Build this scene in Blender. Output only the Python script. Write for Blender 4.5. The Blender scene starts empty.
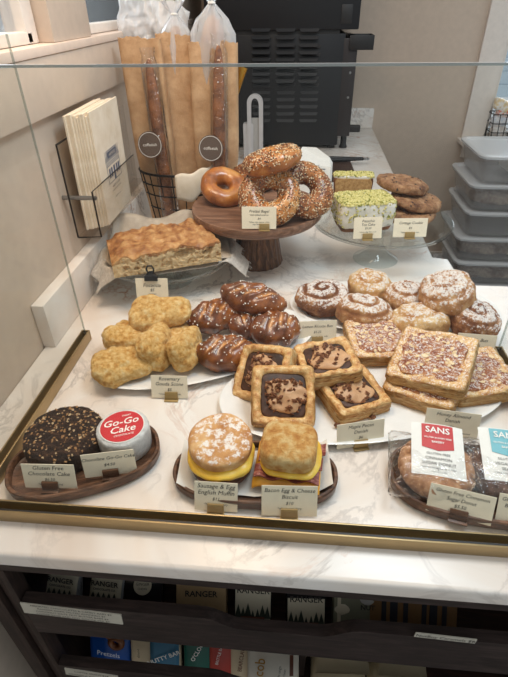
import bpy, bmesh, math, random
from mathutils import Vector, Matrix, noise, Euler
PI = math.pi
SC = bpy.context.scene
COL = SC.collection
R = math.radians

# ------------------------------------------------------------------ camera
CAM_H, FPX = 0.66, 479.0                      # height above the counter top (z = 0); focal length in pixels of 508 x 677
PITCH, YAW, ROLL = R(35.28), R(5.5), R(-0.9)
_f = Vector((-math.sin(YAW)*math.cos(PITCH), math.cos(YAW)*math.cos(PITCH), -math.sin(PITCH)))
_r0 = Vector((math.cos(YAW), math.sin(YAW), 0)); _u0 = _r0.cross(_f)
RT = math.cos(ROLL)*_r0 + math.sin(ROLL)*_u0
UP = -math.sin(ROLL)*_r0 + math.cos(ROLL)*_u0
FW = _f
EYE = Vector((0, 0, CAM_H))
cam_data = bpy.data.cameras.new('camera'); cam = bpy.data.objects.new('camera', cam_data); COL.objects.link(cam)
cam_data.sensor_fit = 'VERTICAL'; cam_data.sensor_height = 24; cam_data.lens = FPX/677*24
cam_data.clip_start = 0.02; cam_data.clip_end = 200
cam.matrix_world = Matrix((( RT.x, UP.x, -FW.x, 0), (RT.y, UP.y, -FW.y, 0), (RT.z, UP.z, -FW.z, CAM_H), (0, 0, 0, 1)))
SC.camera = cam

# ------------------------------------------------------------------ light and exposure
w = bpy.data.worlds.new('daylight'); SC.world = w; w.use_nodes = True
bg = w.node_tree.nodes['Background']; bg.inputs[0].default_value = (0.90, 0.97, 1.0, 1); bg.inputs[1].default_value = 0.43
def area(name, loc, size, energy, col, rot=(0, 0, 0), sy=None):
    d = bpy.data.lights.new(name, 'AREA'); d.energy = energy; d.color = col
    d.shape = 'RECTANGLE' if sy else 'SQUARE'; d.size = size
    if sy: d.size_y = sy
    o = bpy.data.objects.new(name, d); COL.objects.link(o); o.location = loc; o.rotation_euler = rot
    return o
area('ceiling_lamp_left', (-0.32, 0.95, 1.45), 0.45, 6.9, (1.0, 0.77, 0.55))
area('ceiling_lamp_right', (0.44, 0.90, 1.45), 0.5, 8.8, (0.80, 0.91, 1.0))
area('ceiling_lamp_back', (0.35, 1.9, 1.8), 0.6, 1.3, (1.0, 0.80, 0.66))
area('window_daylight', (-0.75, 1.5, 0.95), 1.4, 6, (0.85, 0.93, 1.0), (0, R(-90), 0), 0.7)
SC.cycles.transparent_max_bounces = 48
area('back_window_daylight', (1.45, 3.22, 0.65), 0.6, 3.0, (0.85, 0.93, 1.0), (R(-90), 0, 0), 1.0)
SC.view_settings.view_transform = 'Standard'; SC.view_settings.look = 'None'
SC.view_settings.exposure = 0.5; SC.view_settings.gamma = 1.0; SC.view_settings.use_curve_mapping = False

# ------------------------------------------------------------------ pixel to plane helpers
def ray(px, py): return (px-254)*RT - (py-338.5)*UP + FPX*FW
def at(px, py, z=0.0): d = ray(px, py); return EYE + d*((z-CAM_H)/d.z)
def aty(px, py, Y): d = ray(px, py); return EYE + d*(Y/d.y)
def atx(px, py, X): d = ray(px, py); return EYE + d*(X/d.x)

# ------------------------------------------------------------------ materials
def lin(c):
    return tuple(((v/255)/12.92 if v/255 <= 0.04045 else ((v/255+0.055)/1.055)**2.4) for v in c) + (1.0,)
def newmat(name):
    m = bpy.data.materials.new(name); m.use_nodes = True
    nt = m.node_tree; return m, nt, nt.nodes['Principled BSDF']
def N(nt, typ, **kw):
    n = nt.nodes.new(typ)
    for k, v in kw.items(): setattr(n, k, v)
    return n
def ramp(nt, stops, fac):
    r = N(nt, 'ShaderNodeValToRGB'); e = r.color_ramp.elements
    while len(e) < len(stops): e.new(0.5)
    for q, (p, c) in zip(e, stops): q.position = p; q.color = lin(c) if len(c) == 3 else c
    nt.links.new(fac, r.inputs[0]); return r.outputs[0]
def mixc(nt, fac, a, b):
    m = N(nt, 'ShaderNodeMix', data_type='RGBA')
    if isinstance(fac, (int, float)): m.inputs[0].default_value = fac
    else: nt.links.new(fac, m.inputs[0])
    for s, v in ((6, a), (7, b)):
        if isinstance(v, tuple): m.inputs[s].default_value = v
        else: nt.links.new(v, m.inputs[s])
    return m.outputs[2]
def math_(nt, op, a, b=0.0, clamp=False):
    m = N(nt, 'ShaderNodeMath', operation=op); m.use_clamp = clamp
    for s, v in ((0, a), (1, b)):
        if isinstance(v, (int, float)): m.inputs[s].default_value = v
        else: nt.links.new(v, m.inputs[s])
    return m.outputs[0]
def noise_(nt, vec, scale, detail=4, rough=0.6, dist=0.0):
    n = N(nt, 'ShaderNodeTexNoise'); n.inputs['Scale'].default_value = scale; n.inputs['Detail'].default_value = detail
    n.inputs['Roughness'].default_value = rough; n.inputs['Distortion'].default_value = dist
    nt.links.new(vec, n.inputs['Vector']); return n.outputs['Fac']
def plain(name, c, rough=0.5, metal=0.0, spec=0.5, coat=0.0):
    m, nt, b = newmat(name); b.inputs['Base Color'].default_value = lin(c)
    b.inputs['Roughness'].default_value = rough; b.inputs['Metallic'].default_value = metal
    b.inputs['Specular IOR Level'].default_value = spec; b.inputs['Coat Weight'].default_value = coat
    # a faint mottling keeps it from reading as flat plastic
    tc = N(nt, 'ShaderNodeTexCoord'); f = noise_(nt, tc.outputs['Object'], 35, 3)
    nt.links.new(mixc(nt, f, lin(tuple(v*0.95 for v in c)), lin(tuple(min(255, v*1.04) for v in c))), b.inputs['Base Color'])
    return m
def rich(name, stops, scale=20, detail=5, rough=0.6, bump=0.3, bscale=None, stretch=None, sugar=0.0, sscale=60, coat=0.0, spec=0.5, dist=0.0, sss=0.0, specks=None, tint=None, bdist=0.002):
    """noise-coloured food, wood or stone; sugar = dusted on faces that point up; specks = (colour, scale, amount); tint = colour of attribute 'tint'"""
    m, nt, b = newmat(name); tc = N(nt, 'ShaderNodeTexCoord'); vec = tc.outputs['Object']
    if stretch:
        mp = N(nt, 'ShaderNodeMapping'); mp.inputs['Scale'].default_value = stretch; nt.links.new(vec, mp.inputs[0]); vec = mp.outputs[0]
    f = noise_(nt, vec, scale, detail, 0.62, dist)
    c = ramp(nt, [(0.5+(q-0.5)*0.62, cc) for q, cc in stops], f)
    if tint:
        a = N(nt, 'ShaderNodeAttribute', attribute_name='tint'); c = mixc(nt, a.outputs['Fac'], c, lin(tint))
    if specks:
        v = N(nt, 'ShaderNodeTexVoronoi'); v.inputs['Scale'].default_value = specks[1]; nt.links.new(tc.outputs['Object'], v.inputs['Vector'])
        sp = N(nt, 'ShaderNodeSeparateColor'); nt.links.new(v.outputs['Color'], sp.inputs[0])
        k = math_(nt, 'LESS_THAN', sp.outputs[0], specks[2])
        k = math_(nt, 'MULTIPLY', k, math_(nt, 'LESS_THAN', v.outputs['Distance'], 0.42/1))
        c = mixc(nt, k, c, lin(specks[0]))
    if sugar:
        s1 = noise_(nt, tc.outputs['Object'], sscale, 6, 0.75)
        sep = N(nt, 'ShaderNodeSeparateXYZ'); nt.links.new(tc.outputs['Normal'], sep.inputs[0])
        k = math_(nt, 'ADD', math_(nt, 'MULTIPLY', sep.outputs[2], 0.22), s1)
        if tint: k = math_(nt, 'SUBTRACT', k, math_(nt, 'MULTIPLY', a.outputs['Fac'], 0.3))
        k = math_(nt, 'MULTIPLY', math_(nt, 'SUBTRACT', k, 0.82 - sugar), 13.0, True)
        c = mixc(nt, math_(nt, 'MULTIPLY', k, 0.9), c, lin((246, 240, 234)))
    nt.links.new(c, b.inputs['Base Color'])
    b.inputs['Roughness'].default_value = rough; b.inputs['Coat Weight'].default_value = coat; b.inputs['Coat Roughness'].default_value = 0.2
    b.inputs['Specular IOR Level'].default_value = spec
    if sss:
        b.inputs['Subsurface Weight'].default_value = sss; b.inputs['Subsurface Radius'].default_value = (0.01, 0.006, 0.003); b.inputs['Subsurface Scale'].default_value = 0.5
    if bump:
        bf = noise_(nt, vec, bscale or scale*2.5, 8, 0.78)
        bn = N(nt, 'ShaderNodeBump'); bn.inputs['Strength'].default_value = bump; bn.inputs['Distance'].default_value = bdist
        nt.links.new(bf, bn.inputs['Height']); nt.links.new(bn.outputs[0], b.inputs['Normal'])
    return m
def clear(name, tint=(1, 1, 1), rough=0.0, ior=1.45, bump=0.0, bscale=60, gain=3.4, edge=None, haze=0.0):
    """thin clear sheet: see-through, with Fresnel reflections; edge = colour where the sheet is seen along its thickness"""
    m = bpy.data.materials.new(name); m.use_nodes = True; nt = m.node_tree; nt.nodes.clear()
    out = N(nt, 'ShaderNodeOutputMaterial'); mx = N(nt, 'ShaderNodeMixShader'); tr = N(nt, 'ShaderNodeBsdfTransparent'); gl = N(nt, 'ShaderNodeBsdfGlossy')
    fr = N(nt, 'ShaderNodeLayerWeight'); fr.inputs[0].default_value = 0.5
    gl.inputs['Roughness'].default_value = rough; tr.inputs[0].default_value = (*tint, 1)
    if edge:
        lw = N(nt, 'ShaderNodeLayerWeight'); lw.inputs[0].default_value = 0.35
        nt.links.new(mixc(nt, lw.outputs['Facing'], (*tint, 1), (*edge, 1)), tr.inputs[0])
    if bump:
        tc = N(nt, 'ShaderNodeTexCoord'); bf = noise_(nt, tc.outputs['Object'], bscale, 3, 0.6, 0.6)
        bn = N(nt, 'ShaderNodeBump'); bn.inputs['Strength'].default_value = bump; bn.inputs['Distance'].default_value = 0.01
        nt.links.new(bf, bn.inputs['Height']); nt.links.new(bn.outputs[0], gl.inputs['Normal']); nt.links.new(bn.outputs[0], fr.inputs['Normal'])
    f0 = ((ior-1)/(ior+1))**2                  # Schlick, the same from both sides of the sheet
    fac = math_(nt, 'MULTIPLY', math_(nt, 'ADD', math_(nt, 'MULTIPLY', math_(nt, 'POWER', fr.outputs['Facing'], 5.0), 1-f0), f0), gain, True)
    nt.links.new(fac, mx.inputs[0]); nt.links.new(tr.outputs[0], mx.inputs[1]); nt.links.new(gl.outputs[0], mx.inputs[2])
    last = mx.outputs[0]
    if haze:
        df = N(nt, 'ShaderNodeBsdfDiffuse'); df.inputs[0].default_value = (0.9, 0.9, 0.9, 1); m2 = N(nt, 'ShaderNodeMixShader'); m2.inputs[0].default_value = haze
        nt.links.new(last, m2.inputs[1]); nt.links.new(df.outputs[0], m2.inputs[2]); last = m2.outputs[0]
    nt.links.new(last, out.inputs[0]); return m
def marble_mat(name):
    m, nt, b = newmat(name); tc = N(nt, 'ShaderNodeTexCoord'); v = tc.outputs['Object']
    n1 = noise_(nt, v, 2.2, 5, 0.55, 1.2); n2 = noise_(nt, v, 3.1, 8, 0.62, 2.2); n3 = noise_(nt, v, 1.6, 3, 0.5, 0.5)
    base = ramp(nt, [(0.36, (228, 212, 198)), (0.5, (236, 228, 220)), (0.62, (240, 237, 233))], n1)
    vein = math_(nt, 'SUBTRACT', 1.0, math_(nt, 'MULTIPLY', math_(nt, 'ABSOLUTE', math_(nt, 'SUBTRACT', n2, 0.5)), 34), True)
    vein = math_(nt, 'MULTIPLY', vein, math_(nt, 'MULTIPLY', math_(nt, 'SUBTRACT', n3, 0.42), 5.5, True))
    c = mixc(nt, math_(nt, 'MULTIPLY', vein, 0.7), base, lin((140, 128, 122)))
    n4 = noise_(nt, v, 4.4, 7, 0.65, 3.0)
    v2 = math_(nt, 'SUBTRACT', 1.0, math_(nt, 'MULTIPLY', math_(nt, 'ABSOLUTE', math_(nt, 'SUBTRACT', n4, 0.56)), 26), True)
    v2 = math_(nt, 'MULTIPLY', v2, math_(nt, 'MULTIPLY', math_(nt, 'SUBTRACT', n1, 0.5), 6, True))
    c = mixc(nt, math_(nt, 'MULTIPLY', v2, 0.95), c, lin((196, 138, 96)))
    nt.links.new(c, b.inputs['Base Color']); b.inputs['Roughness'].default_value = 0.24; b.inputs['Specular IOR Level'].default_value = 0.45
    return m
def wood_mat(name, dark, light, scale=18, rough=0.45, stretch=(1, 9, 9), spec=0.4):
    return rich(name, [(0.3, dark), (0.55, tuple((a+b)//2 for a, b in zip(dark, light))), (0.75, light)], scale, 6, rough, 0.15, scale*3, stretch, dist=0.7, spec=spec, bdist=0.0008)
def puff_mat(name, sugar=None):
    """laminated pastry: thin browned and pale leaves stacked in height"""
    m, nt, b = newmat(name); tc = N(nt, 'ShaderNodeTexCoord'); v = tc.outputs['Object']
    n1 = noise_(nt, v, 85, 7, 0.75); mp = N(nt, 'ShaderNodeMapping'); mp.inputs['Scale'].default_value = (14, 14, 420); nt.links.new(v, mp.inputs[0])
    n2 = noise_(nt, mp.outputs[0], 1.0, 4, 0.6, 0.4)
    geo = N(nt, 'ShaderNodeSeparateXYZ'); nt.links.new(tc.outputs['Normal'], geo.inputs[0])
    side = math_(nt, 'SUBTRACT', 1.0, math_(nt, 'ABSOLUTE', geo.outputs[2]))
    f = math_(nt, 'ADD', math_(nt, 'MULTIPLY', n2, side), math_(nt, 'MULTIPLY', n1, math_(nt, 'SUBTRACT', 1.0, side)))
    c = ramp(nt, [(0.34, (154, 94, 44)), (0.44, (204, 146, 84)), (0.54, (228, 184, 122)), (0.66, (244, 218, 168))], f)
    if sugar:
        s1 = noise_(nt, v, 260, 5, 0.8); k = math_(nt, 'ADD', s1, math_(nt, 'MULTIPLY', geo.outputs[2], 0.10))
        k = math_(nt, 'MULTIPLY', math_(nt, 'SUBTRACT', k, sugar), 9.0, True); c = mixc(nt, math_(nt, 'MULTIPLY', k, 0.9), c, lin((248, 244, 238)))
    nt.links.new(c, b.inputs['Base Color']); b.inputs['Roughness'].default_value = 0.5; b.inputs['Coat Weight'].default_value = 0.1
    bn = N(nt, 'ShaderNodeBump'); bn.inputs['Strength'].default_value = 0.7; bn.inputs['Distance'].default_value = 0.003
    nt.links.new(f, bn.inputs['Height']); nt.links.new(bn.outputs[0], b.inputs['Normal']); return m

MT = {}
MT['marble'] = marble_mat('marble')
MT['walnut'] = wood_mat('walnut', (70, 46, 33), (128, 88, 62), 14, 0.42)
MT['stand_wood'] = wood_mat('stand_wood', (112, 80, 62), (160, 122, 98), 10, 0.4)
MT['stand_column'] = wood_mat('stand_column', (72, 44, 26), (142, 98, 62), 12, 0.45, (9, 9, 1))
MT['dark_wood'] = wood_mat('dark_wood', (40, 31, 29), (66, 53, 50), 16, 0.5)
MT['dark_wood_up'] = wood_mat('dark_wood_up', (40, 30, 27), (66, 50, 44), 16, 0.5, (9, 9, 1))
MT['red_wood'] = wood_mat('red_wood', (38, 24, 20), (64, 40, 33), 16, 0.55)
MT['board_wood'] = wood_mat('board_wood', (52, 34, 26), (84, 58, 46), 16, 0.5)
MT['brass'] = plain('brass', (172, 148, 108), 0.38, 0.75)
MT['holder_brass'] = plain('holder_brass', (168, 142, 92), 0.45, 0.35)
MT['wall'] = plain('wall', (206, 188, 171), 0.75, spec=0.2)
MT['sill'] = plain('sill', (226, 206, 190), 0.5)
MT['strip'] = plain('strip', (196, 190, 176), 0.6)
MT['trim'] = plain('trim', (232, 222, 212), 0.45)
MT['floor'] = rich('floor', [(0.3, (70, 66, 62)), (0.7, (104, 98, 92))], 3, 4, 0.6, 0.05)
MT['glass'] = clear('glass', (0.955, 0.962, 0.955), gain=0.35)
MT['glass_edge'] = clear('glass_edge', (0.5, 0.56, 0.54), rough=0.12, gain=3.5, haze=0.22)
MT['glass_edge_soft'] = clear('glass_edge_soft', (0.74, 0.78, 0.76), rough=0.1, gain=2.0, haze=0.1)
MT['window_glass'] = clear('window_glass', (0.98, 0.99, 1.0))
MT['stand_glass'] = clear('stand_glass', (0.965, 0.985, 0.985), gain=1.0, edge=(0.86, 0.90, 0.90))
MT['acrylic'] = clear('acrylic', (0.95, 0.945, 0.935), gain=0.35)
MT['film'] = clear('film', (1, 1, 1), rough=0.06, bump=1.0, bscale=40, gain=2.4)
MT['film_white'] = clear('film_white', (0.97, 0.97, 0.98), rough=0.08, bump=1.0, bscale=46, gain=3.2, haze=0.34)
MT['china'] = plain('china', (240, 238, 234), 0.18, coat=0.3)
MT['paper'] = plain('paper', (238, 234, 226), 0.7)
MT['card'] = plain('card', (244, 233, 208), 0.7)
MT['white_card'] = plain('white_card', (238, 236, 230), 0.6)
MT['ink'] = plain('ink', (48, 44, 42), 0.7)
MT['white_ink'] = plain('white_ink', (244, 240, 234), 0.6)
MT['gold_ink'] = plain('gold_ink', (190, 140, 60), 0.5)
MT['blue_ink'] = plain('blue_ink', (92, 98, 118), 0.7)
MT['kraft'] = rich('kraft', [(0.25, (178, 138, 98)), (0.75, (212, 174, 134))], 18, 6, 0.7, 0.6, 14, bdist=0.012)
MT['kraft_cream'] = rich('kraft_cream', [(0.3, (228, 211, 186)), (0.7, (240, 226, 206))], 20, 4, 0.75, 0.15, 10, bdist=0.003)
MT['crust_dark'] = rich('crust_dark', [(0.3, (96, 54, 26)), (0.7, (158, 98, 52))], 40, 5, 0.6, 0.4)
MT['black'] = plain('black', (26, 25, 26), 0.42, spec=0.5)
MT['oven'] = plain('oven', (23, 23, 26), 0.42, 0.0, 0.4)
MT['oven_side'] = plain('oven_side', (44, 38, 38), 0.35, 0.2)
MT['steel'] = plain('steel', (150, 150, 150), 0.3, 0.9)
MT['wire'] = plain('wire', (42, 38, 36), 0.45, 0.6)
MT['linen'] = rich('linen', [(0.3, (188, 180, 170)), (0.7, (214, 207, 198))], 160, 3, 0.9, 0.4, 300)
MT['parchment'] = rich('parchment', [(0.3, (168, 154, 138)), (0.7, (192, 178, 160))], 20, 3, 0.6, 0.15, 10)
MT['foil'] = rich('foil', [(0.3, (206, 206, 204)), (0.7, (236, 236, 234))], 60, 4, 0.28, 0.9, 70, bdist=0.006)
MT['red'] = plain('red', (200, 40, 50), 0.5)
MT['label_red'] = plain('label_red', (196, 62, 62), 0.55)
MT['teal'] = plain('teal', (122, 186, 198), 0.55)
MT['grey_plastic'] = plain('grey_plastic', (196, 194, 196), 0.4)
MT['bin'] = plain('bin', (178, 176, 174), 0.45)

# ------------------------------------------------------------------ mesh building
class MB:
    def __init__(s): s.v = []; s.f = []; s.m = []; s.t = []; s.cur = 0; s.tint = 0.0; s.X = Matrix.Identity(4)
    def vert(s, p, t=None):
        s.v.append(s.X @ Vector(p)); s.t.append(s.tint if t is None else t); return len(s.v)-1
    def face(s, ids): s.f.append(tuple(ids)); s.m.append(s.cur)
    def rings(s, rr, cap0=True, cap1=True, loop=False, tints=None):
        ids = [[s.vert(p, None if tints is None else tints[i][j]) for j, p in enumerate(r)] for i, r in enumerate(rr)]
        n = len(rr[0])
        for a in range(len(ids)-(0 if loop else 1)):
            A, B = ids[a], ids[(a+1) % len(ids)]
            for k in range(n): s.face((A[k], A[(k+1) % n], B[(k+1) % n], B[k]))
        if not loop:
            if cap0: s.face(tuple(reversed(ids[0])))
            if cap1: s.face(tuple(ids[-1]))
        return s
    def grid(s, fn, nu, nv, tf=None):
        ids = [[s.vert(fn(i/nu, j/nv), None if tf is None else tf(i/nu, j/nv)) for j in range(nv+1)] for i in range(nu+1)]
        for i in range(nu):
            for j in range(nv): s.face((ids[i][j], ids[i+1][j], ids[i+1][j+1], ids[i][j+1]))
        return s
    def sheet(s, fn, nu, nv, th=0.0006, d=Vector((0, 0, 1))):   # grid with a thickness
        base = len(s.v)
        s.grid(fn, nu, nv); s.grid(lambda u, v: Vector(fn(u, v)) - d*th, nu, nv)
        n = (nu+1)*(nv+1); k = lambda i, j, o: base + o*n + i*(nv+1)+j
        for i in range(nu):
            s.face((k(i, 0, 0), k(i, 0, 1), k(i+1, 0, 1), k(i+1, 0, 0))); s.face((k(i, nv, 0), k(i+1, nv, 0), k(i+1, nv, 1), k(i, nv, 1)))
        for j in range(nv):
            s.face((k(0, j, 0), k(0, j+1, 0), k(0, j+1, 1), k(0, j, 1))); s.face((k(nu, j, 0), k(nu, j, 1), k(nu, j+1, 1), k(nu, j+1, 0)))
        return s
    def box(s, c, d, bev=0.0, rot=None, seg=2):
        b = bmesh.new(); bmesh.ops.create_cube(b, size=1)
        for v in b.verts: v.co = Vector((v.co.x*d[0], v.co.y*d[1], v.co.z*d[2]))
        if bev: bmesh.ops.bevel(b, geom=b.edges[:], offset=min(bev, 0.45*min(d)), segments=seg, affect='EDGES', profile=0.6)
        mt = Matrix.Translation(Vector(c)) @ (Euler(rot).to_matrix().to_4x4() if rot else Matrix.Identity(4))
        b.verts.ensure_lookup_table(); o = len(s.v)
        for v in b.verts: s.vert(mt @ v.co)
        for f in b.faces: s.face([o+v.index for v in f.verts])
        b.free(); return s
    def lathe(s, prof, seg=48, c=(0, 0, 0), sx=1.0, sy=1.0):
        s.rings([[(c[0]+r*sx*math.cos(2*PI*k/seg), c[1]+r*sy*math.sin(2*PI*k/seg), c[2]+z) for k in range(seg)] for r, z in prof]); return s
    def blob(s, c, r, e=2.0, amp=0.0, freq=20.0, seed=0, nu=40, nv=24, flat=None, fn=None, oct_=3, tf=None):
        rr, tt = [], []
        off = Vector((seed*7.31, seed*3.17, seed*1.9))
        for j in range(nv+1):
            ph = -PI/2 + PI*(0.02+0.96*j/nv); row, trow = [], []
            for i in range(nu):
                th = 2*PI*i/nu
                d = Vector((math.cos(ph)*math.cos(th), math.cos(ph)*math.sin(th), math.sin(ph)))
                ex, ez = e if isinstance(e, tuple) else (e, e)
                q = ((abs(d.x)**ex+abs(d.y)**ex)**(ez/ex)+abs(d.z)**ez)**(-1/ez)
                p = Vector((d.x*q*r[0], d.y*q*r[1], d.z*q*r[2]))
                if fn: p = fn(p, d)
                if amp: p = p + d*amp*noise.fractal(p*freq+off, 1.0, 2.0, oct_)
                if flat is not None and p.z < flat: p.z = flat + (p.z-flat)*0.06
                row.append(Vector(c)+p); trow.append(tf(p, d) if tf else s.tint)
            rr.append(row); tt.append(trow)
        s.rings(rr, tints=tt); return s
    def torus(s, c, RR, r, amp=0, freq=20, seed=0, nu=56, nv=20, squash=1.0, wob=0.0, rot=None):
        M_ = Euler(rot).to_matrix() if rot else Matrix.Identity(3); off = Vector((seed*5.1, seed*2.7, seed)); rr = []
        for i in range(nu):
            t = 2*PI*i/nu; rl = r*(1+wob*math.sin(t+seed)+0.5*wob*math.sin(3*t+seed)); row = []
            for j in range(nv):
                a = -2*PI*j/nv; d = Vector((math.cos(a)*math.cos(t), math.cos(a)*math.sin(t), math.sin(a)*squash))
                p = Vector((RR*math.cos(t), RR*math.sin(t), 0)) + d*rl
                if amp: p += d*amp*noise.fractal(p*freq+off, 1.0, 2.0, 3)
                row.append(Vector(c) + M_ @ p)
            rr.append(row)
        s.rings(rr, loop=True); return s
    def tube(s, pts, r, seg=8, closed=False):
        pts = [Vector(p) for p in pts]; n = len(pts); rr = []; up = None
        for i, p in enumerate(pts):
            a = pts[(i-1) % n] if (closed or i > 0) else p; b = pts[(i+1) % n] if (closed or i < n-1) else p
            t = (b-a).normalized()
            if up is None: up = Vector((0, 0, 1)) if abs(t.z) < 0.9 else Vector((1, 0, 0))
            x = t.cross(up).normalized(); up = x.cross(t).normalized()
            rad = r(i/(n-1)) if callable(r) else r
            rr.append([p + x*rad*math.cos(2*PI*k/seg) + up*rad*math.sin(2*PI*k/seg) for k in range(seg)])
        s.rings(rr, loop=closed); return s
    def bit(s, p, nrm, size, rng, lift=0.3):
        n = Vector(nrm).normalized(); x = n.orthogonal().normalized(); y = n.cross(x); a = rng.random()*2*PI
        x, y = math.cos(a)*x + math.sin(a)*y, -math.sin(a)*x + math.cos(a)*y
        tl = (rng.random()-.5)*0.7; n, x = (n*math.cos(tl)+x*math.sin(tl)), (x*math.cos(tl)-n*math.sin(tl))
        c = Vector(p) + n*size[2]*lift; ids = []
        for q in ((1, .25, 0), (.2, 1, .1), (-1, .1, -.1), (-.1, -1, 0), (0.1, 0, 1), (0, 0.1, -1)):
            k = 0.8+0.4*rng.random(); ids.append(s.vert(c + x*q[0]*size[0]*k + y*q[1]*size[1]*k + n*q[2]*size[2]*k))
        for a_, b_ in ((0, 1), (1, 2), (2, 3), (3, 0)): s.face((ids[a_], ids[b_], ids[4])); s.face((ids[b_], ids[a_], ids[5]))
    def prism(s, poly, z0, z1):   # polygon in XY
        s.rings([[(x, y, z0) for x, y in poly], [(x, y, z1) for x, y in poly]]); return s
    def sample(s, n, rng, filt=None):
        fs, ws = [], []
        for f in s.f:
            P = [s.v[i] for i in f[:4]]
            if len(P) < 3 or len(f) > 6: continue
            c = sum(P, Vector())/len(P); nn = (P[1]-P[0]).cross(P[2]-P[0]) if len(P) == 3 else (P[2]-P[0]).cross(P[3]-P[1])
            ar = nn.length/2
            if ar < 1e-12: continue
            nn.normalize(); wgt = ar*(filt(c, nn) if filt else 1.0)
            if wgt > 0: fs.append((P, nn)); ws.append(wgt)
        out = []
        if not fs: return out
        for (P, nn) in rng.choices(fs, ws, k=n):
            u, v = rng.random(), rng.random()
            if len(P) == 4: p = P[0].lerp(P[1], u).lerp(P[3].lerp(P[2], u), v)
            else:
                if u+v > 1: u, v = 1-u, 1-v
                p = P[0] + (P[1]-P[0])*u + (P[2]-P[0])*v
            out.append((p, nn))
        return out
    def build(s, name, mats, parent=None, smooth=55, loc=None, rot=None, kind=None):
        me = bpy.data.meshes.new(name); me.from_pydata([tuple(v) for v in s.v], [], s.f)
        mats = mats if isinstance(mats, (list, tuple)) else [mats]
        for q in mats: me.materials.append(MT[q] if isinstance(q, str) else q)
        if len(mats) > 1: me.polygons.foreach_set('material_index', s.m)
        if any(t > 0 for t in s.t):
            at_ = me.attributes.new('tint', 'FLOAT', 'POINT'); at_.data.foreach_set('value', s.t)
        me.validate()
        b = bmesh.new(); b.from_mesh(me); bmesh.ops.recalc_face_normals(b, faces=b.faces[:]); b.to_mesh(me); b.free()
        if smooth:
            me.shade_smooth()
            if smooth < 180: me.set_sharp_from_angle(angle=R(smooth))
        o = bpy.data.objects.new(name, me); COL.objects.link(o)
        if parent: o.parent = parent
        if loc: o.location = loc
        if rot: o.rotation_euler = rot
        if kind: o['kind'] = kind
        return o
def thing(name, label, cat, loc=(0, 0, 0), rot=(0, 0, 0), group=None):
    o = bpy.data.objects.new(name, None); COL.objects.link(o); o.empty_display_size = 0.02
    o.location = loc; o.rotation_euler = rot if not isinstance(rot, (int, float)) else (0, 0, rot)
    return tag(o, label, cat, group)
def tag(o, label, cat, group=None):
    o['label'] = label; o['category'] = cat
    if group: o['group'] = group
    return o
def struct(name, mb, m, smooth=30):
    o = mb.build(name, m, smooth=smooth); o['kind'] = 'structure'; return o
def words(parent, lines, mat='ink', mtx=None, name='lettering', shear=0.0, weight=0.0, fit=1.0):
    """lines: (text, size, x, y) centred at x, y in the XY plane, then moved by mtx; one mesh"""
    mb = MB(); mtx = mtx or Matrix.Identity(4)
    for ln in lines:
        txt, size, x, y = ln[:4]; ang = ln[4] if len(ln) > 4 else 0.0
        cu = bpy.data.curves.new('t', 'FONT'); cu.body = txt; cu.size = size*fit; cu.align_x = 'CENTER'; cu.align_y = 'CENTER'; cu.shear = shear
        cu.resolution_u = 2; cu.offset = weight*size*0.6
        ob = bpy.data.objects.new('t', cu); me = bpy.data.meshes.new_from_object(ob)
        o = len(mb.v); ML = mtx @ Matrix.Translation((x, y, 0)) @ Matrix.Rotation(ang, 4, 'Z')
        for v in me.vertices: mb.v.append(ML @ v.co); mb.t.append(0.0)
        for p in me.polygons: mb.face([o+i for i in p.vertices])
        bpy.data.objects.remove(ob); bpy.data.curves.remove(cu); bpy.data.meshes.remove(me)
    return mb.build(name, mat, parent, smooth=0)
def sq_ring(ax, ay, n, z, cnt=72, jit=None, cx=0, cy=0):
    out = []
    for k in range(cnt):
        t = 2*PI*k/cnt; c, s_ = math.cos(t), math.sin(t); q = (abs(c)**n+abs(s_)**n)**(-1/n)
        x, y = cx+ax*c*q, cy+ay*s_*q; zz = z
        if jit: dx, dz = jit(x, y, z); f = 1+dx; x, y, zz = cx+(x-cx)*f, cy+(y-cy)*f, z+dz
        out.append((x, y, zz))
    return out
def stadium(a, b, n=2.6, prof=(), cnt=96):
    return [sq_ring(a+o, b+o, n, z, cnt) for o, z in prof]
FACE_Y = Matrix.Rotation(R(90), 4, 'X')        # XY lettering plane -> faces -Y
#@@SETTING
# ------------------------------------------------------------------ the setting
FL = -0.92; WX = -0.58; WY = 3.25
struct('floor', MB().box((0.8, 1.2, FL-0.02), (3.6, 5.0, 0.04)), 'floor')
mb = MB()                                                   # left wall with a window above the sill
mb.box((WX-0.06, 1.4, (FL+0.565)/2), (0.12, 3.9, 0.565-FL))
mb.box((WX-0.06, -0.1, 1.1), (0.12, 0.9, 1.07)); mb.box((WX-0.06, 2.85, 1.1), (0.12, 1.0, 1.07)); mb.box((WX-0.06, 1.4, 1.75), (0.12, 3.9, 0.3))
struct('wall_left', mb, 'wall', 0)
mb = MB()                                                   # back wall with a window on the right
wx0, wx1, wz0 = 1.115, 1.95, -0.055
mb.box(((WX+wx0)/2, WY+0.06, 0.49), (wx0-WX, 0.12, 2.82)); mb.box((2.3, WY+0.06, 0.49), (0.7, 0.12, 2.82))
mb.box(((wx0+wx1)/2, WY+0.06, (FL+wz0)/2), (wx1-wx0, 0.12, wz0-FL)); mb.box(((wx0+wx1)/2, WY+0.06, 1.55), (wx1-wx0, 0.12, 0.7))
struct('wall_back', mb, 'wall', 0)
mb = MB()                                                   # sill board and apron of the left window
mb.box((WX-0.050, 1.4, 0.5755), (0.148, 2.9, 0.019), 0.003)
struct('trim_1', mb, 'sill')
struct('trim_2', MB().box((WX+0.0105, 1.4, 0.509), (0.020, 2.9, 0.113), 0.003), 'wall')
mb = MB(); mb.box((-0.602, 1.352, 0.96), (0.076, 0.234, 0.749), 0.003)
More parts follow.
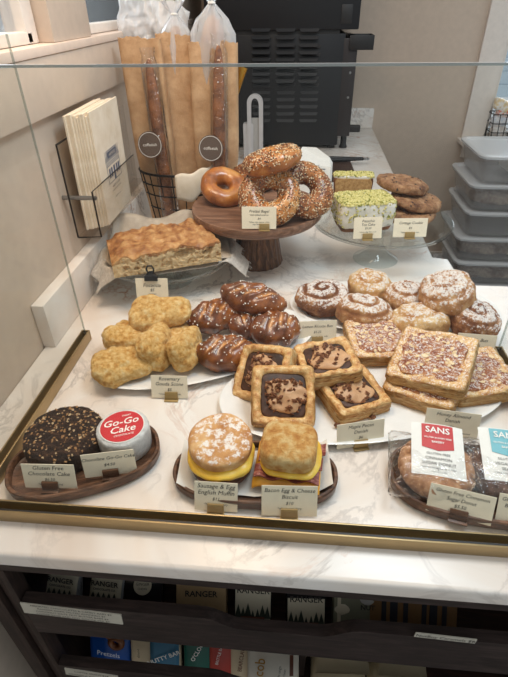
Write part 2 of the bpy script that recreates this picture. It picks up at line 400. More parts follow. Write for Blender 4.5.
struct('trim_3', mb, 'wall')                                # wide post between the two left panes
def window(name, y0, y1, z0, z1, x):
    mb = MB()
    for yy in (y0, y1): mb.box((x, yy, (z0+z1)/2), (0.05, 0.05, z1-z0), 0.004)
    for zz in (z0+0.012, z1): mb.box((x, (y0+y1)/2, zz), (0.05, y1-y0, 0.024), 0.004)
    o = struct(name, mb, 'trim')
    MB().box((x, (y0+y1)/2, (z0+z1)/2), (0.006, y1-y0, z1-z0)).build('window_pane', 'window_glass', o, 0)
window('window_1', 0.36, 1.205, 0.586, 1.6, -0.622)
window('window_2', 1.497, 2.34, 0.586, 1.6, -0.622)
mb = MB()
for xx in (wx0+0.02, wx1-0.02): mb.box((xx, WY+0.05, (wz0+1.2)/2), (0.04, 0.06, 1.2-wz0), 0.003)
for zz in (wz0+0.012, 1.2): mb.box(((wx0+wx1)/2, WY+0.05, zz), (wx1-wx0, 0.06, 0.024), 0.003)
o = struct('window_3', mb, 'trim'); MB().box(((wx0+wx1)/2, WY+0.06, 0.57), (wx1-wx0, 0.006, 1.25)).build('window_pane', 'window_glass', o, 0)
mb = MB()
mb.box((wx0-0.055, WY-0.012, 0.6), (0.13, 0.026, 1.35), 0.003)
mb.box((wx1+0.055, WY-0.012, 0.6), (0.13, 0.026, 1.35), 0.003)
mb.box(((wx0+wx1)/2, WY-0.04, wz0-0.012), (wx1-wx0+0.28, 0.19, 0.024), 0.004)
mb.box(((wx0+wx1)/2, WY-0.012, wz0-0.07), (wx1-wx0+0.2, 0.024, 0.09), 0.003)
struct('trim_4', mb, 'trim')
struct('baseboard_back', MB().box((0.9, WY-0.008, FL+0.05), (2.9, 0.016, 0.10), 0.003), 'trim')
# outside: a pavement and a clapboard house across the way
struct('ground_outside', MB().box((-6.0, 5.0, -0.2), (10.4, 30, 0.1)), plain('pavement', (214, 218, 222), 0.8))
mb = MB()
for k in range(18): mb.box((3.6, 9.0, -0.6+k*0.19), (7, 0.06, 0.185), 0, (R(9), 0, 0))
tag(mb.build('clapboard_house', plain('clapboard', (196, 214, 226), 0.7), None, 0), 'pale blue clapboard house front seen through the back window', 'house')
MB().box((3.6, 9.1, 1.1), (7, 0.1, 3.6)).build('backing_wall', plain('clapboard_gap', (150, 168, 180), 0.8), bpy.data.objects['clapboard_house'], 0)

# ------------------------------------------------------------------ counter top, cabinet below it
FRONT = 0.356
ct = thing('countertop', 'white marble countertop with pink and rust veins under the pastry case', 'countertop', (0, 0, 0))
poly = [(-0.5795, FRONT), (1.05, FRONT), (1.05, 1.232), (0.478, 1.232), (0.472, 1.395), (0.428, 1.405), (0.448, 3.249), (-0.5795, 3.249)]
b = bmesh.new(); vs = [b.verts.new((x, y, -0.028)) for x, y in poly]; fc = b.faces.new(vs)
ex = bmesh.ops.extrude_face_region(b, geom=[fc]); bmesh.ops.translate(b, verts=[v for v in ex['geom'] if isinstance(v, bmesh.types.BMVert)], vec=(0, 0, 0.028))
bmesh.ops.bevel(b, geom=[e for e in b.edges if abs(e.verts[0].co.z-e.verts[1].co.z) < 1e-5 and e.verts[0].co.z > -0.01], offset=0.007, segments=3, affect='EDGES', profile=0.5)
bmesh.ops.recalc_face_normals(b, faces=b.faces[:])
me = bpy.data.meshes.new('slab'); b.to_mesh(me); b.free(); me.materials.append(MT['marble']); me.shade_smooth(); me.set_sharp_from_angle(angle=R(35))
o = bpy.data.objects.new('slab', me); COL.objects.link(o); o.parent = ct
struct('trim_5', MB().box((WX+0.0155, 2.05, 0.0565), (0.03, 2.38, 0.112), 0.003), 'marble')
struct('trim_6', MB().box((-0.05, WY-0.0105, 0.0565), (0.99, 0.02, 0.112), 0.003), 'marble')

cab = thing('display_cabinet', 'dark stained wood cabinet with scooped shelf fronts under the marble counter', 'cabinet', (0, 0, FL))
def cz(z): return z-FL
mb = MB(); mb.box((0.27, FRONT+0.022, cz(-0.041)), (1.55, 0.036, 0.026), 0.002); mb.build('top_rail', 'dark_wood', cab)
mb = MB(); mb.box((-0.482, FRONT+0.022, cz(-0.488)), (0.03, 0.032, 0.863), 0.003); mb.box((-0.453, FRONT+0.03, cz(-0.488)), (0.022, 0.03, 0.863), 0.004); mb.box((-0.437, FRONT+0.02, cz(-0.488)), (0.012, 0.03, 0.863), 0.003)
mb.build('stile', 'dark_wood_up', cab)
mb = MB(); mb.box((-0.486, 0.80, cz(-0.475)), (0.02, 0.85, 0.89)); mb.build('side_panel', 'dark_wood_up', cab)
mb = MB(); mb.box((1.03, 0.80, cz(-0.475)), (0.02, 0.85, 0.89)); mb.build('side_panel', 'dark_wood_up', cab)
MB().box((0.27, 1.215, cz(-0.475)), (1.5, 0.02, 0.89)).build('back_panel', 'dark_wood', cab)
MB().box((0.27, 0.80, cz(-0.90)), (1.5, 0.84, 0.03)).build('bottom_panel', 'dark_wood', cab)
for z in (-0.286, -0.628): MB().box((0.29, 0.79, cz(z)), (1.45, 0.81, 0.016)).build('shelf', 'red_wood', cab)
for xx in (0.052,): MB().box((xx, 0.82, cz(-0.458)), (0.014, 0.72, 0.320)).build('divider', 'dark_wood_up', cab)
def scoop_front(zt, zb, x0=-0.428, x1=1.02):
    n = 160; top, bot = [], []
    for k in range(n+1):
        x = x0+(x1-x0)*k/n
        d = 0.0
        for c in (0.0, 0.78):
            q = min(1, max(0, (0.125-abs(x-c))/0.06)); d = max(d, q*q*(3-2*q)*0.028)
        top.append((x, zt-d)); bot.append((x, zb))
    y0, y1 = FRONT+0.002, FRONT+0.021
    mb = MB()
    mb.rings([[(x, y0, cz(z)) for x, z in top+bot[::-1]], [(x, y1, cz(z)) for x, z in top+bot[::-1]]])
    return mb.build('shelf_front', 'dark_wood', cab, 40)
f1 = scoop_front(-0.147, -0.252); f2 = scoop_front(-0.392, -0.50); f3 = scoop_front(-0.65, -0.76)
def strip(parent, px0, py0, px1, py1, h, lines, size):
    a, c = aty(px0, py0, FRONT), aty(px1, py1, FRONT); L = (c-a).length; ang = math.atan2((c-a).z, (c-a).x); ang = max(-0.14, min(0.14, ang))
    mb = MB(); mb.box((0, 0, 0), (L, 0.0016, h))
    o = mb.build('label_strip', 'strip', parent, 0); m = (a+c)/2
    o.location = (m.x, FRONT+0.001, cz(m.z)); o.rotation_euler = (0, -ang, 0)
    words(o, [(t, size, 0, h*0.5 - h*(i+0.5)/len(lines)) for i, t in enumerate(lines)], 'ink', Matrix.Translation((0, -0.0014, 0)) @ FACE_Y)
    return o
st = strip(f1, 22, 608, 122, 620, 0.034, ['ASSORTED CHOCOLATES & CANDY BARS $4', 'RANGER DARK SALTED ALMONDS $7', 'COCONUT DATE NUT BUTTER BARS $4', 'COFFEE BAGS AND HOT COCOA MIX $9'], 0.0068)
strip(f1, 415, 635, 476, 642, 0.0125, ['NutBuy Caramels $8'], 0.0105)
strip(f2, 65, 671, 118, 680, 0.03, ['COFFEE BEANS $18', 'GRANOLA & PRETZELS $9'], 0.008)

# ------------------------------------------------------------------ glass case
GX0, GX1, GY0, GY1, GH = -0.487, 0.456, 0.42, 0.892, 0.617
gc = thing('glass_display_case', 'frameless glass pastry case with brass base channel on the marble counter', 'display case', (0, 0, 0))
MB().box(((GX0+GX1)/2, GY0, GH/2+0.004), (GX1-GX0+0.018, 0.004, GH-0.004)).build('front_pane', 'glass', gc, 0)
MB().box(((GX0+GX1)/2, GY0, GH+0.002), (GX1-GX0+0.018, 0.004, 0.002)).build('polished_edge', 'glass_edge', gc, 0)
for X, n in ((GX0, 'left'), (GX1, 'right')):
    sp = MB().box((X, (GY0+GY1)/2+0.004, GH/2+0.004), (0.004, GY1-GY0-0.008, GH-0.004)).build('side_pane', 'glass', gc, 0)
    MB().box((X, GY1+0.0012, GH/2+0.004), (0.004, 0.0016, GH-0.004)).build('polished_edge', 'glass_edge_soft', sp, 0)
    mb = MB()
    for dx in (-0.008, 0.008): mb.box((X+dx, (GY0+GY1)/2+0.004, 0.0135), (0.003, GY1-GY0, 0.026), 0.001)
    mb.box((X, (GY0+GY1)/2+0.004, 0.003), (0.018, GY1-GY0, 0.004)); mb.box((X, GY1+0.006, 0.0135), (0.020, 0.003, 0.026), 0.001)
    mb.build('base_channel', 'brass', gc)
mb = MB()
mb.box(((GX0+GX1)/2, GY0-0.0095, 0.013), (GX1-GX0+0.018, 0.003, 0.025), 0.001); mb.box(((GX0+GX1)/2, GY0+0.0095, 0.013), (GX1-GX0+0.018, 0.003, 0.025), 0.001); mb.box(((GX0+GX1)/2, GY0, 0.003), (GX1-GX0+0.018, 0.018, 0.004))
mb.build('base_channel', 'brass', gc)
MB().box(((GX0+GX1)/2, GY0-0.0045, 0.014), (GX1-GX0+0.018, 0.0035, 0.016)).build('gasket', 'black', gc, 0)

# ------------------------------------------------------------------ price cards
def price_card(px, py, z, lines, label, w=0.086, h=0.052, yaw=0.0, tilt=20, holder=True, sizes=None, hx=0.0, Y=None, hm='holder_brass', X=None):
    p = at(px, py, z) if Y is None else aty(px, py, Y)
    if Y is not None: p.z = z
    t = thing('price_card', label, 'price card', (p.x, p.y, z), R(yaw), 'price cards')
    T = Matrix.Translation((0, 0, 0.003)) @ Matrix.Rotation(R(-tilt), 4, 'X')
    mb = MB(); mb.X = T; mb.box((0, 0, h/2), (w, 0.0012, h), 0.0003); mb.build('card', 'card', t, 0)
    words(t, [(tx, sz, 0, y) for tx, sz, y in lines], 'ink', T @ Matrix.Translation((0, -0.0010, h/2)) @ FACE_Y, shear=0.22, fit=0.84)
    if holder:
        mb = MB(); q = math.tan(R(tilt)); mb.box((hx, 0.004, 0.0015), (0.028, 0.028, 0.003), 0.0006)
        mb.X = T; mb.box((hx, -0.0034, 0.007), (0.026, 0.004, 0.014), 0.0006); mb.box((hx, 0.0034, 0.006), (0.026, 0.004, 0.012), 0.0006)
        mb.build('holder', hm, t)
    return t
def L4(a, b, p, s, ta=0.0125, tb=None):   # two title lines, price, allergens
    tb = tb or ta
    return [(a, ta, 0.0165), (b, tb, 0.0055), (p, 0.009, -0.0065), (s, 0.0062, -0.0165)] if b else [(a, ta, 0.0125), (p, 0.0095, -0.001), (s, 0.0062, -0.0125)]
#@@FOOD
# ------------------------------------------------------------------ food materials
MT['scone'] = rich('scone', [(0.2, (194, 130, 58)), (0.4, (228, 176, 98)), (0.6, (242, 202, 132)), (0.8, (250, 226, 174))], 90, 8, 0.8, 1.0, 150, bdist=0.007)
MT['pretzel'] = rich('pretzel', [(0.2, (74, 34, 12)), (0.5, (122, 64, 24)), (0.8, (172, 102, 44))], 24, 6, 0.28, 0.4, 60, coat=0.6, tint=(214, 150, 84))
MT['salt'] = plain('salt', (246, 240, 230), 0.4)
MT['bagel'] = rich('bagel', [(0.25, (132, 72, 26)), (0.5, (176, 104, 42)), (0.75, (208, 146, 76))], 18, 5, 0.3, 0.15, 80, coat=0.5)
MT['bagel_dark'] = rich('bagel_dark', [(0.25, (92, 46, 18)), (0.5, (134, 74, 30)), (0.75, (176, 110, 52))], 18, 5, 0.35, 0.2, 80, coat=0.3)
MT['seed_white'] = plain('seed_white', (232, 214, 178), 0.6)
MT['seed_dark'] = plain('seed_dark', (40, 34, 32), 0.6)
MT['onion'] = plain('onion', (170, 110, 56), 0.6)
MT['puff'] = puff_mat('puff')
MT['puff_sugar'] = puff_mat('puff_sugar', 0.60)
MT['choc_fill'] = rich('choc_fill', [(0.3, (44, 24, 16)), (0.7, (84, 52, 36))], 50, 5, 0.5, 0.6, 120)
MT['maple_icing'] = rich('maple_icing', [(0.3, (188, 142, 102)), (0.7, (212, 168, 126))], 14, 3, 0.5, 0.05)
MT['pecan'] = rich('pecan', [(0.3, (84, 46, 26)), (0.6, (126, 76, 44)), (0.8, (176, 128, 88))], 160, 4, 0.6, 0.4)
MT['jam_almond'] = rich('jam_almond', [(0.25, (128, 60, 34)), (0.5, (172, 104, 64)), (0.75, (214, 162, 110))], 60, 7, 0.5, 0.9, 120, sugar=0.10, sscale=190, bdist=0.004)
MT['almond'] = rich('almond', [(0.3, (226, 190, 140)), (0.7, (244, 222, 184))], 90, 3, 0.6, 0.2, sugar=0.0)
MT['bun_sugar'] = rich('bun_sugar', [(0.25, (150, 94, 52)), (0.5, (196, 140, 88)), (0.75, (226, 182, 128))], 40, 7, 0.75, 1.0, 90, sugar=0.20, sscale=170, bdist=0.006, tint=(132, 78, 44))
MT['bun_pale'] = rich('bun_pale', [(0.25, (190, 130, 70)), (0.5, (222, 174, 112)), (0.75, (238, 206, 152))], 30, 7, 0.75, 1.0, 90, sugar=0.16, sscale=170, bdist=0.006, tint=(164, 102, 52))
MT['bun_brown'] = rich('bun_brown', [(0.25, (112, 64, 36)), (0.5, (158, 102, 62)), (0.75, (204, 150, 100))], 40, 7, 0.75, 1.0, 90, sugar=0.19, sscale=190, bdist=0.006, tint=(104, 58, 32))
MT['cookie'] = rich('cookie', [(0.25, (104, 66, 42)), (0.5, (158, 112, 76)), (0.75, (192, 148, 108))], 46, 7, 0.8, 1.0, 110, bdist=0.008)
MT['choc_cake'] = rich('choc_cake', [(0.25, (30, 20, 16)), (0.55, (58, 38, 28)), (0.75, (92, 64, 46))], 40, 7, 0.55, 1.0, 100, stretch=(1, 3, 1), bdist=0.006)
MT['crumb_tan'] = plain('crumb_tan', (166, 126, 84), 0.8)
MT['crumb_pale'] = plain('crumb_pale', (206, 178, 138), 0.8)
MT['loaf_crumb'] = rich('loaf_crumb', [(0.3, (168, 124, 72)), (0.7, (206, 164, 108))], 120, 5, 0.85, 0.6, 200)
MT['loaf_crust'] = rich('loaf_crust', [(0.3, (92, 54, 28)), (0.7, (140, 88, 48))], 40, 4, 0.6, 0.3)
MT['icing'] = rich('icing', [(0.3, (222, 216, 202)), (0.7, (240, 236, 226))], 20, 4, 0.45, 0.25, 30)
MT['pistachio'] = rich('pistachio', [(0.3, (184, 172, 96)), (0.6, (212, 202, 134)), (0.8, (230, 224, 178))], 200, 3, 0.7, 0.3)
MT['pistachio_dark'] = plain('pistachio_dark', (128, 128, 48), 0.7)
MT['foc_crust'] = rich('foc_crust', [(0.2, (126, 72, 32)), (0.42, (172, 114, 62)), (0.6, (200, 148, 92)), (0.8, (222, 180, 126))], 34, 8, 0.5, 0.9, 70, coat=0.15, bdist=0.006)
def _foc():
    m, nt, b = newmat('foc_crumb'); tc = N(nt, 'ShaderNodeTexCoord'); v = N(nt, 'ShaderNodeTexVoronoi'); v.inputs['Scale'].default_value = 75; v.inputs['Randomness'].default_value = 1
    nz = N(nt, 'ShaderNodeTexNoise'); nz.inputs['Scale'].default_value = 60; nt.links.new(tc.outputs['Object'], nz.inputs['Vector'])
    nt.links.new(mixc(nt, 0.06, (0, 0, 0, 1), (0, 0, 0, 1)), v.inputs['Vector'])
    add = N(nt, 'ShaderNodeVectorMath', operation='MULTIPLY_ADD'); add.inputs[1].default_value = (0.03, 0.03, 0.03)
    nt.links.new(nz.outputs['Color'], add.inputs[0]); nt.links.new(tc.outputs['Object'], add.inputs[2]); nt.links.new(add.outputs[0], v.inputs['Vector'])
    c = ramp(nt, [(0.0, (142, 104, 62)), (0.16, (176, 136, 88)), (0.3, (208, 172, 122)), (0.6, (222, 192, 146))], v.outputs['Distance'])
    nt.links.new(c, b.inputs['Base Color']); b.inputs['Roughness'].default_value = 0.8
    bn = N(nt, 'ShaderNodeBump'); bn.inputs['Strength'].default_value = 0.9; bn.inputs['Distance'].default_value = 0.006; nt.links.new(v.outputs['Distance'], bn.inputs['Height']); nt.links.new(bn.outputs[0], b.inputs['Normal'])
    return m
MT['foc_crumb'] = _foc()
MT['muffin_top'] = rich('muffin_top', [(0.25, (178, 116, 62)), (0.5, (212, 158, 100)), (0.75, (236, 200, 148))], 24, 7, 0.75, 0.6, 120, sugar=0.115, sscale=80, bdist=0.003)
MT['biscuit'] = rich('biscuit', [(0.22, (190, 122, 54)), (0.45, (220, 164, 90)), (0.7, (238, 204, 142))], 60, 8, 0.7, 1.0, 120, bdist=0.006)
MT['biscuit_side'] = rich('biscuit_side', [(0.3, (214, 178, 122)), (0.7, (240, 220, 178))], 50, 6, 0.8, 0.8, 120)
MT['egg'] = rich('egg', [(0.3, (238, 184, 52)), (0.7, (250, 212, 92))], 16, 4, 0.35, 0.2, 40, sss=0.15)
MT['cheese'] = plain('cheese', (240, 172, 58), 0.4)
MT['sausage'] = rich('sausage', [(0.3, (78, 44, 28)), (0.7, (132, 84, 56))], 60, 6, 0.5, 0.8, 120)
MT['bacon'] = rich('bacon', [(0.3, (120, 50, 44)), (0.55, (164, 90, 80)), (0.75, (206, 150, 130))], 30, 5, 0.4, 0.5, 60, (1, 6, 6), coat=0.3)
MT['donut'] = rich('donut', [(0.3, (150, 98, 60)), (0.6, (196, 144, 100)), (0.8, (218, 176, 136))], 90, 7, 0.8, 0.8, 200)
MT['choc_donut'] = rich('choc_donut', [(0.3, (62, 40, 32)), (0.7, (120, 88, 72))], 70, 7, 0.8, 0.8, 200)
MT['baguette'] = rich('baguette', [(0.3, (104, 56, 26)), (0.5, (156, 92, 44)), (0.75, (208, 158, 104))], 16, 5, 0.55, 0.4, 60, (1, 1, .4))

# ------------------------------------------------------------------ trays, platters and stands
def tray(name, label, loc, a, b, rz, n=2.5, h=0.022, mat='walnut'):
    t = thing(name, label, 'tray', loc, R(rz))
    MB().rings(stadium(a, b, n, [(-.010, 0), (-.004, 0.001), (-.001, .006), (0, h-.002), (-.0015, h), (-.0055, h), (-.0075, h-.003), (-.009, .0115), (-.014, .0095), (-a*.45, .0095)])).build('body', mat, t, 40)
    return t
def platter(label, loc, a, b, rz, z=0.0):
    t = thing('platter', label, 'platter', loc, R(rz))
    MB().rings(stadium(a, b, 2.15, [(-.075, 0), (-.055, 0), (-.05, .004), (-.012, .010), (-.002, .0155), (0, .0175), (-.003, .0185), (-.014, .0140), (-.05, .0085), (-.058, .008), (-b*.7, .008)])).build('dish', 'china', t, 50)
    return t
RNG = random.Random(11)
WH = 'wheat, egg, dairy'
# --- front left tray: chocolate cake and wrapped cake
cL = at(84, 464); tray('oval_tray', 'walnut oval tray at the front left holding the dark cake and foil cake', (cL.x+.006, cL.y, 0), 0.128, 0.074, 23)
p = at(56, 452, 0.04); p.y += .036
t = thing('chocolate_cake', 'round dark chocolate cake with nut crumbs at the front left', 'cake', (p.x, p.y, 0.0096))
mb = MB()
rr = []
for s, z in ((.90, 0), (.97, .004), (1, .014), (1.0, .030), (.985, .038), (.95, .0425), (.88, .045), (.7, .0462), (.45, .047), (.2, .047), (.02, .047)):
    row = []
    for k in range(80):
        a = 2*PI*k/80; r = 0.067*s*(1+0.03*noise.noise((math.cos(a)*2, math.sin(a)*2, 3)))
        x, y = r*math.cos(a)*1.02, r*math.sin(a); zz = z+(0.0022*noise.fractal((x*90, y*90, z*40), 1, 2, 4) if z > .003 else 0)
        row.append((x, y, zz))
    rr.append(row)
mb.rings(rr); mb.build('body', 'choc_cake', t, 70)
g = MB(); h_ = MB(); rng = random.Random(3)
for q, (pp, nn) in enumerate(mb.sample(300, rng, lambda c, n: 1 if n.z > 0.4 else 0.05)):
    s = rng.uniform(.0008, .0027); (g if q % 3 else h_).bit(pp, nn, (s*1.3, s, s*.8), rng)
g.build('nut_crumbs', 'crumb_tan', t, 0, kind='stuff'); h_.build('pale_crumbs', 'crumb_pale', t, 0, kind='stuff')
p = at(123, 430, 0.05)
t = thing('foil_wrapped_cake', 'foil wrapped round cake with red disc label on the front left tray', 'cake', (p.x, p.y, 0.0096), R(14))
mb = MB(); rr = []
for s, z in ((.9, 0), (.98, .003), (1, .02), (1, .04), (.985, .046), (.94, .0485), (.6, .049), (.05, .049)):
    rr.append([((0.0455*s+(0.0010*noise.fractal((math.cos(2*PI*k/90)*9, math.sin(2*PI*k/90)*9, z*150), 1, 2, 3) if .001 < z < .048 else 0))*math.cos(2*PI*k/90), (0.0455*s+(0.0010*noise.fractal((math.cos(2*PI*k/90)*9, math.sin(2*PI*k/90)*9, z*150), 1, 2, 3) if .001 < z < .048 else 0))*math.sin(2*PI*k/90), z) for k in range(90)])
mb.rings(rr).build('foil_wrap', 'foil', t, 60)
MB().lathe([(0.001, .0491), (.0385, .0491), (.0385, .0502), (.001, .0503)], 56).build('white_label', 'white_card', t, 30)
lb = MB().lathe([(0.001, .0503), (.0368, .0503), (.0368, .0508), (.001, .0509)], 56).build('red_label', 'red', t, 30)
words(lb, [('Go-Go', .021, -.003, .009, .12), ('Cake', .021, .001, -.009, .12), ('CHOCOLATE', .0055, .004, -.022, .12), ('SWEET', .005, .006, .025, .12)], 'white_ink', Matrix.Translation((0, 0, .0512)), shear=.25, weight=.02)
price_card(52, 489, 0.0105, [('Gluten Free', .0125, .016), ('Chocolate Cake', .0125, .005), ('$6.50', .009, -.006), ('*egg, dairy, almond', .0062, -.0155)], 'price card for the gluten free cake leaning on the dark cake', .086, .046, 3, 14, hm='walnut')
price_card(112, 476, 0.0105, L4('Chocolate Go-Go Cake', '', '$4.50', '*wheat, egg', .0105), 'price card in front of the foil wrapped cake', .085, .048, 13, 9, hm='walnut')

# --- front middle tray: two breakfast sandwiches
cM = at(255, 478); tray('oval_tray', 'walnut oval tray at the front centre under the two breakfast sandwiches', cM, 0.137, 0.066, 1)
t = thing('parchment_sheet', 'white parchment sheet lining the breakfast sandwich tray', 'paper', (cM.x, cM.y, 0.0100), R(4))
def pp_(u, v):
    x, y = (u-.5)*.250, (v-.5)*.094; e = max(0, abs(x)-.100)
    return Vector((x, y+0.012*abs(x)/.13, .0026+e*0.75+0.002*noise.noise((x*30, y*30, 0))+max(0, abs(y)-.042)*.2))
MB().sheet(pp_, 30, 14, .0008).build('sheet', 'paper', t, 60)
p = at(222, 468, 0.013)
t = thing('english_muffin_sandwich', 'egg and sausage sandwich on a round floury english muffin', 'sandwich', (p.x, p.y+.004, 0.0128), R(10))
def muf(p, d): return p*(1+0.02*noise.noise((p.x*40, p.y*40, p.z*20)))
MB().blob((0, 0, .010), (.051, .051, .0115), (2, 3), .0012, 60, 2, 56, 20).build('bottom_half', 'sausage', t)
MB().blob((.002, 0, .0215), (.050, .050, .0085), (2, 3), .0022, 60, 4, 56, 16).build('sausage_patty', 'sausage', t)
MB().blob((-.001, -.003, .034), (.056, .055, .0105), (2.1, 2.8), .003, 30, 5, 60, 18).build('egg_patty', 'egg', t)
mb = MB(); mb.X = Matrix.Translation((0, .003, .0565)) @ Matrix.Rotation(R(9), 4, 'X')
mb.blob((0, 0, 0), (.0530, .0520, .0145), (2.05, 4.2), .0012, 34, 6, 64, 26).build('top_half', 'muffin_top', t)
p = at(288, 470, 0.013)
t = thing('biscuit_sandwich', 'bacon and egg sandwich on a square golden biscuit', 'sandwich', (p.x, p.y, 0.0128), R(-4))
mb = MB(); mb.rings([sq_ring(.046*s, .043*s, 4, z, 64, lambda x, y, zz: (0.03*noise.noise((x*50, y*50, zz*60)), 0)) for s, z in ((.93, 0), (1, .004), (1, .014), (.97, .018), (.6, .019), (.05, .019))])
mb.build('bottom_half', 'biscuit_side', t)
mb = MB(); mb.grid(lambda u, v: Vector(((u-.5)*.108, (v-.5)*.10, .0245-max(0, abs(u-.5)-.42)*.10-max(0, abs(v-.5)-.42)*.09)), 20, 20)
mb.grid(lambda u, v: Vector(((u-.5)*.108, (v-.5)*.10, .0205-max(0, abs(u-.5)-.42)*.10-max(0, abs(v-.5)-.42)*.09)), 20, 20).build('cheese_slice', 'cheese', t)
for k in range(3):
    y0 = -.032+k*.030
    MB().sheet(lambda u, v: Vector(((u-.5)*.104+.004*k, y0+(v-.5)*.024, .0300+.0035*math.sin(u*17+k)+0.0015*math.sin(v*9))), 36, 6, .003).build('bacon_strip', 'bacon', t)
MB().blob((.004, -.001, .0385), (.050, .047, .0065), 3, .0022, 36, 8, 56, 14).build('egg_patty', 'egg', t)
mb = MB(); mb.rings([sq_ring(.0455*s, .0435*s, 3.6, z, 72, lambda x, y, zz: (0.025*noise.noise((x*60, y*60, zz*60)), 0.003*noise.noise((x*35, y*35, 9)))) for s, z in ((.92, .045), (.985, .047), (1, .053), (1.0, .062), (.985, .069), (.94, .0735), (.84, .0765), (.6, .079), (.3, .080), (.03, .080))])
mb.build('top_half', 'biscuit', t, 80)
price_card(216, 512, 0, [('Sausage & Egg', .0125, .018), ('English Muffin', .0125, .007), ('$11', .009, -.004), ('*wheat, egg, dairy', .0062, -.013)], 'price card below the english muffin sandwich', .068, .050, 0, 22)
price_card(289, 517, 0, [('Bacon Egg & Cheese', .0112, .018), ('Biscuit', .0112, .007), ('$10', .009, -.004), ('*wheat, egg, dairy', .0062, -.013)], 'price card below the biscuit sandwich', .086, .052, 3, 22)

# --- front right tray: wrapped doughnuts
cR = at(478, 487); tray('oval_tray', 'walnut oval tray at the front right under the wrapped doughnuts', (.307, cR.y-.002, 0), 0.138, 0.078, -6)
def donut(px, py, rz, label, dm, banner, head, lines, cardlines):
    p = at(px, py, .03); t = thing('wrapped_doughnut', label, 'doughnut', (p.x, p.y+.010, 0.0098), R(rz))
    MB().torus((0, 0, .0235), .037, .0235, .0022, 60, 4, squash=.92).build('doughnut', dm, t)
    mb = MB()
    def bag(sgn):
        def f(u, v):
            x, y = (u-.5)*.152, (v-.5)*.128; e = max(0, 1-max(abs(x)/.076, abs(y)/.064)**4)
            h = (.027*e**.6)*sgn+.0232 + (.0035*noise.fractal((x*38+7, y*38, sgn), 1, 2, 3))*min(1, e*3+.5)
            if sgn < 0: h = max(h, .0016)
            else: h = max(h, .0040)
            return Vector((x, y+.004*noise.noise((x*25, 0, 4)), h))
        return f
    mb.grid(bag(1), 40, 34); mb.grid(bag(-1), 40, 34); mb.build('wrapper', 'film', t, 60)
    T = Matrix.Translation((-.002, .012, .0545)) @ Matrix.Rotation(R(10), 4, 'X')
    mb = MB(); mb.X = T; mb.grid(lambda u, v: Vector(((u-.5)*.082, (v-.5)*.098, -.004*(2*u-1)**2)), 12, 2)
    lab = mb.build('label', 'white_card', t, 0)
    mb = MB(); mb.X = T
    def ban(u, v):
        x = (u-.5)*.05; b_ = .002 - (.006*(1-abs(2*u-1)))
        return Vector((x, b_ + (.047-b_)*v, .0008-.004*(x/.041)**2))
    mb.grid(ban, 12, 4); bn = mb.build('banner', banner, lab, 0)
    words(bn, [(head, .0165, 0, .035), ('GLUTEN & DAIRY FREE', .0042, 0, .020), ('BAKERY', .0055, 0, .012)], 'white_ink', T @ Matrix.Translation((0, 0, .0014)), weight=.03)
    words(lab, [(tx, sz, 0, y) for tx, sz, y in lines], 'ink', T @ Matrix.Translation((0, 0, .0006)))
    return t
donut(437, 474, -8, 'clear wrapped brown doughnut with a red banner label', 'donut', 'label_red', 'SANS', [('GLUTEN FREE', .0060, -.010), ('CINNAMON', .0074, -.019), ('SUGAR DONUT', .0074, -.028), ('BAKED IN SMALL BATCHES', .0042, -.036), ('NET WT 3 OZ', .0036, -.043)], None)
donut(508, 480, -7, 'clear wrapped dark doughnut with a teal banner label', 'choc_donut', 'teal', 'SANS', [('GLUTEN FREE', .0060, -.010), ('VEGAN CHOC', .0072, -.019), ('SEA SALT', .0072, -.028), ('BAKED IN SMALL BATCHES', .0042, -.036)], None)
price_card(457, 519, 0.011, [('Gluten Free Cinnamon', .0098, .015), ('Sugar Donut', .0098, .005), ('$5.50', .009, -.005), ('*egg, dairy, soy', .0062, -.0145)], 'price card tucked before the red labelled doughnut', .093, .046, -13, 26, hm='walnut')
price_card(519, 527, 0.011, [('Gluten Free Vegan', .0098, .015), ('Brownie Donut', .0098, .005), ('$5.50', .009, -.005), ('*almond', .0062, -.0145)], 'price card tucked before the teal labelled doughnut',   .070, .046, -9, 26, hm='walnut')

# --- scone and pretzel platter
pc = at(209, 350); platter('white oval platter holding the scones and pretzel buns', (pc.x, pc.y, 0), 0.262, 0.125, 27)
def scone(px, py, z, rot, r, seed, label):
    p = at(px, py, z); t = thing('scone', label, 'scone', p, tuple(R(q) for q in rot), 'scones on the white platter')
    def tri(p, d):
        a = math.atan2(p.y, p.x); k = 1+0.13*math.cos(3*a)
        return Vector((p.x*k, p.y*k, p.z*(1-0.25*max(0, d.x))))
    mb = MB(); mb.blob((0, 0, 0), r, 2.6, .0055, 40, seed, 90, 56, fn=tri, oct_=6).build('body', 'scone', t, 180)
    return t
scone(120, 365, .036, (4, 0, 20), (.064, .048, .026), 1, 'golden scone lying flat at the front left of its platter')
scone(127, 336, .036, (10, 12, 95), (.058, .046, .026), 2, 'golden scone under the topmost one at the left back')
scone(157, 314, .072, (22, -6, 14), (.070, .046, .027), 3, 'golden scone lying topmost on the scone pile')
scone(157, 346, .052, (62, 0, 88), (.060, .040, .028), 4, 'golden scone propped upright in the middle of the pile')
scone(186, 349, .050, (66, 0, 80), (.058, .036, .027), 5, 'golden scone propped upright beside the pretzel buns')
scone(176, 338, .030, (0, 0, 60), (.056, .044, .022), 15, 'golden scone mostly hidden at the core of the pile')
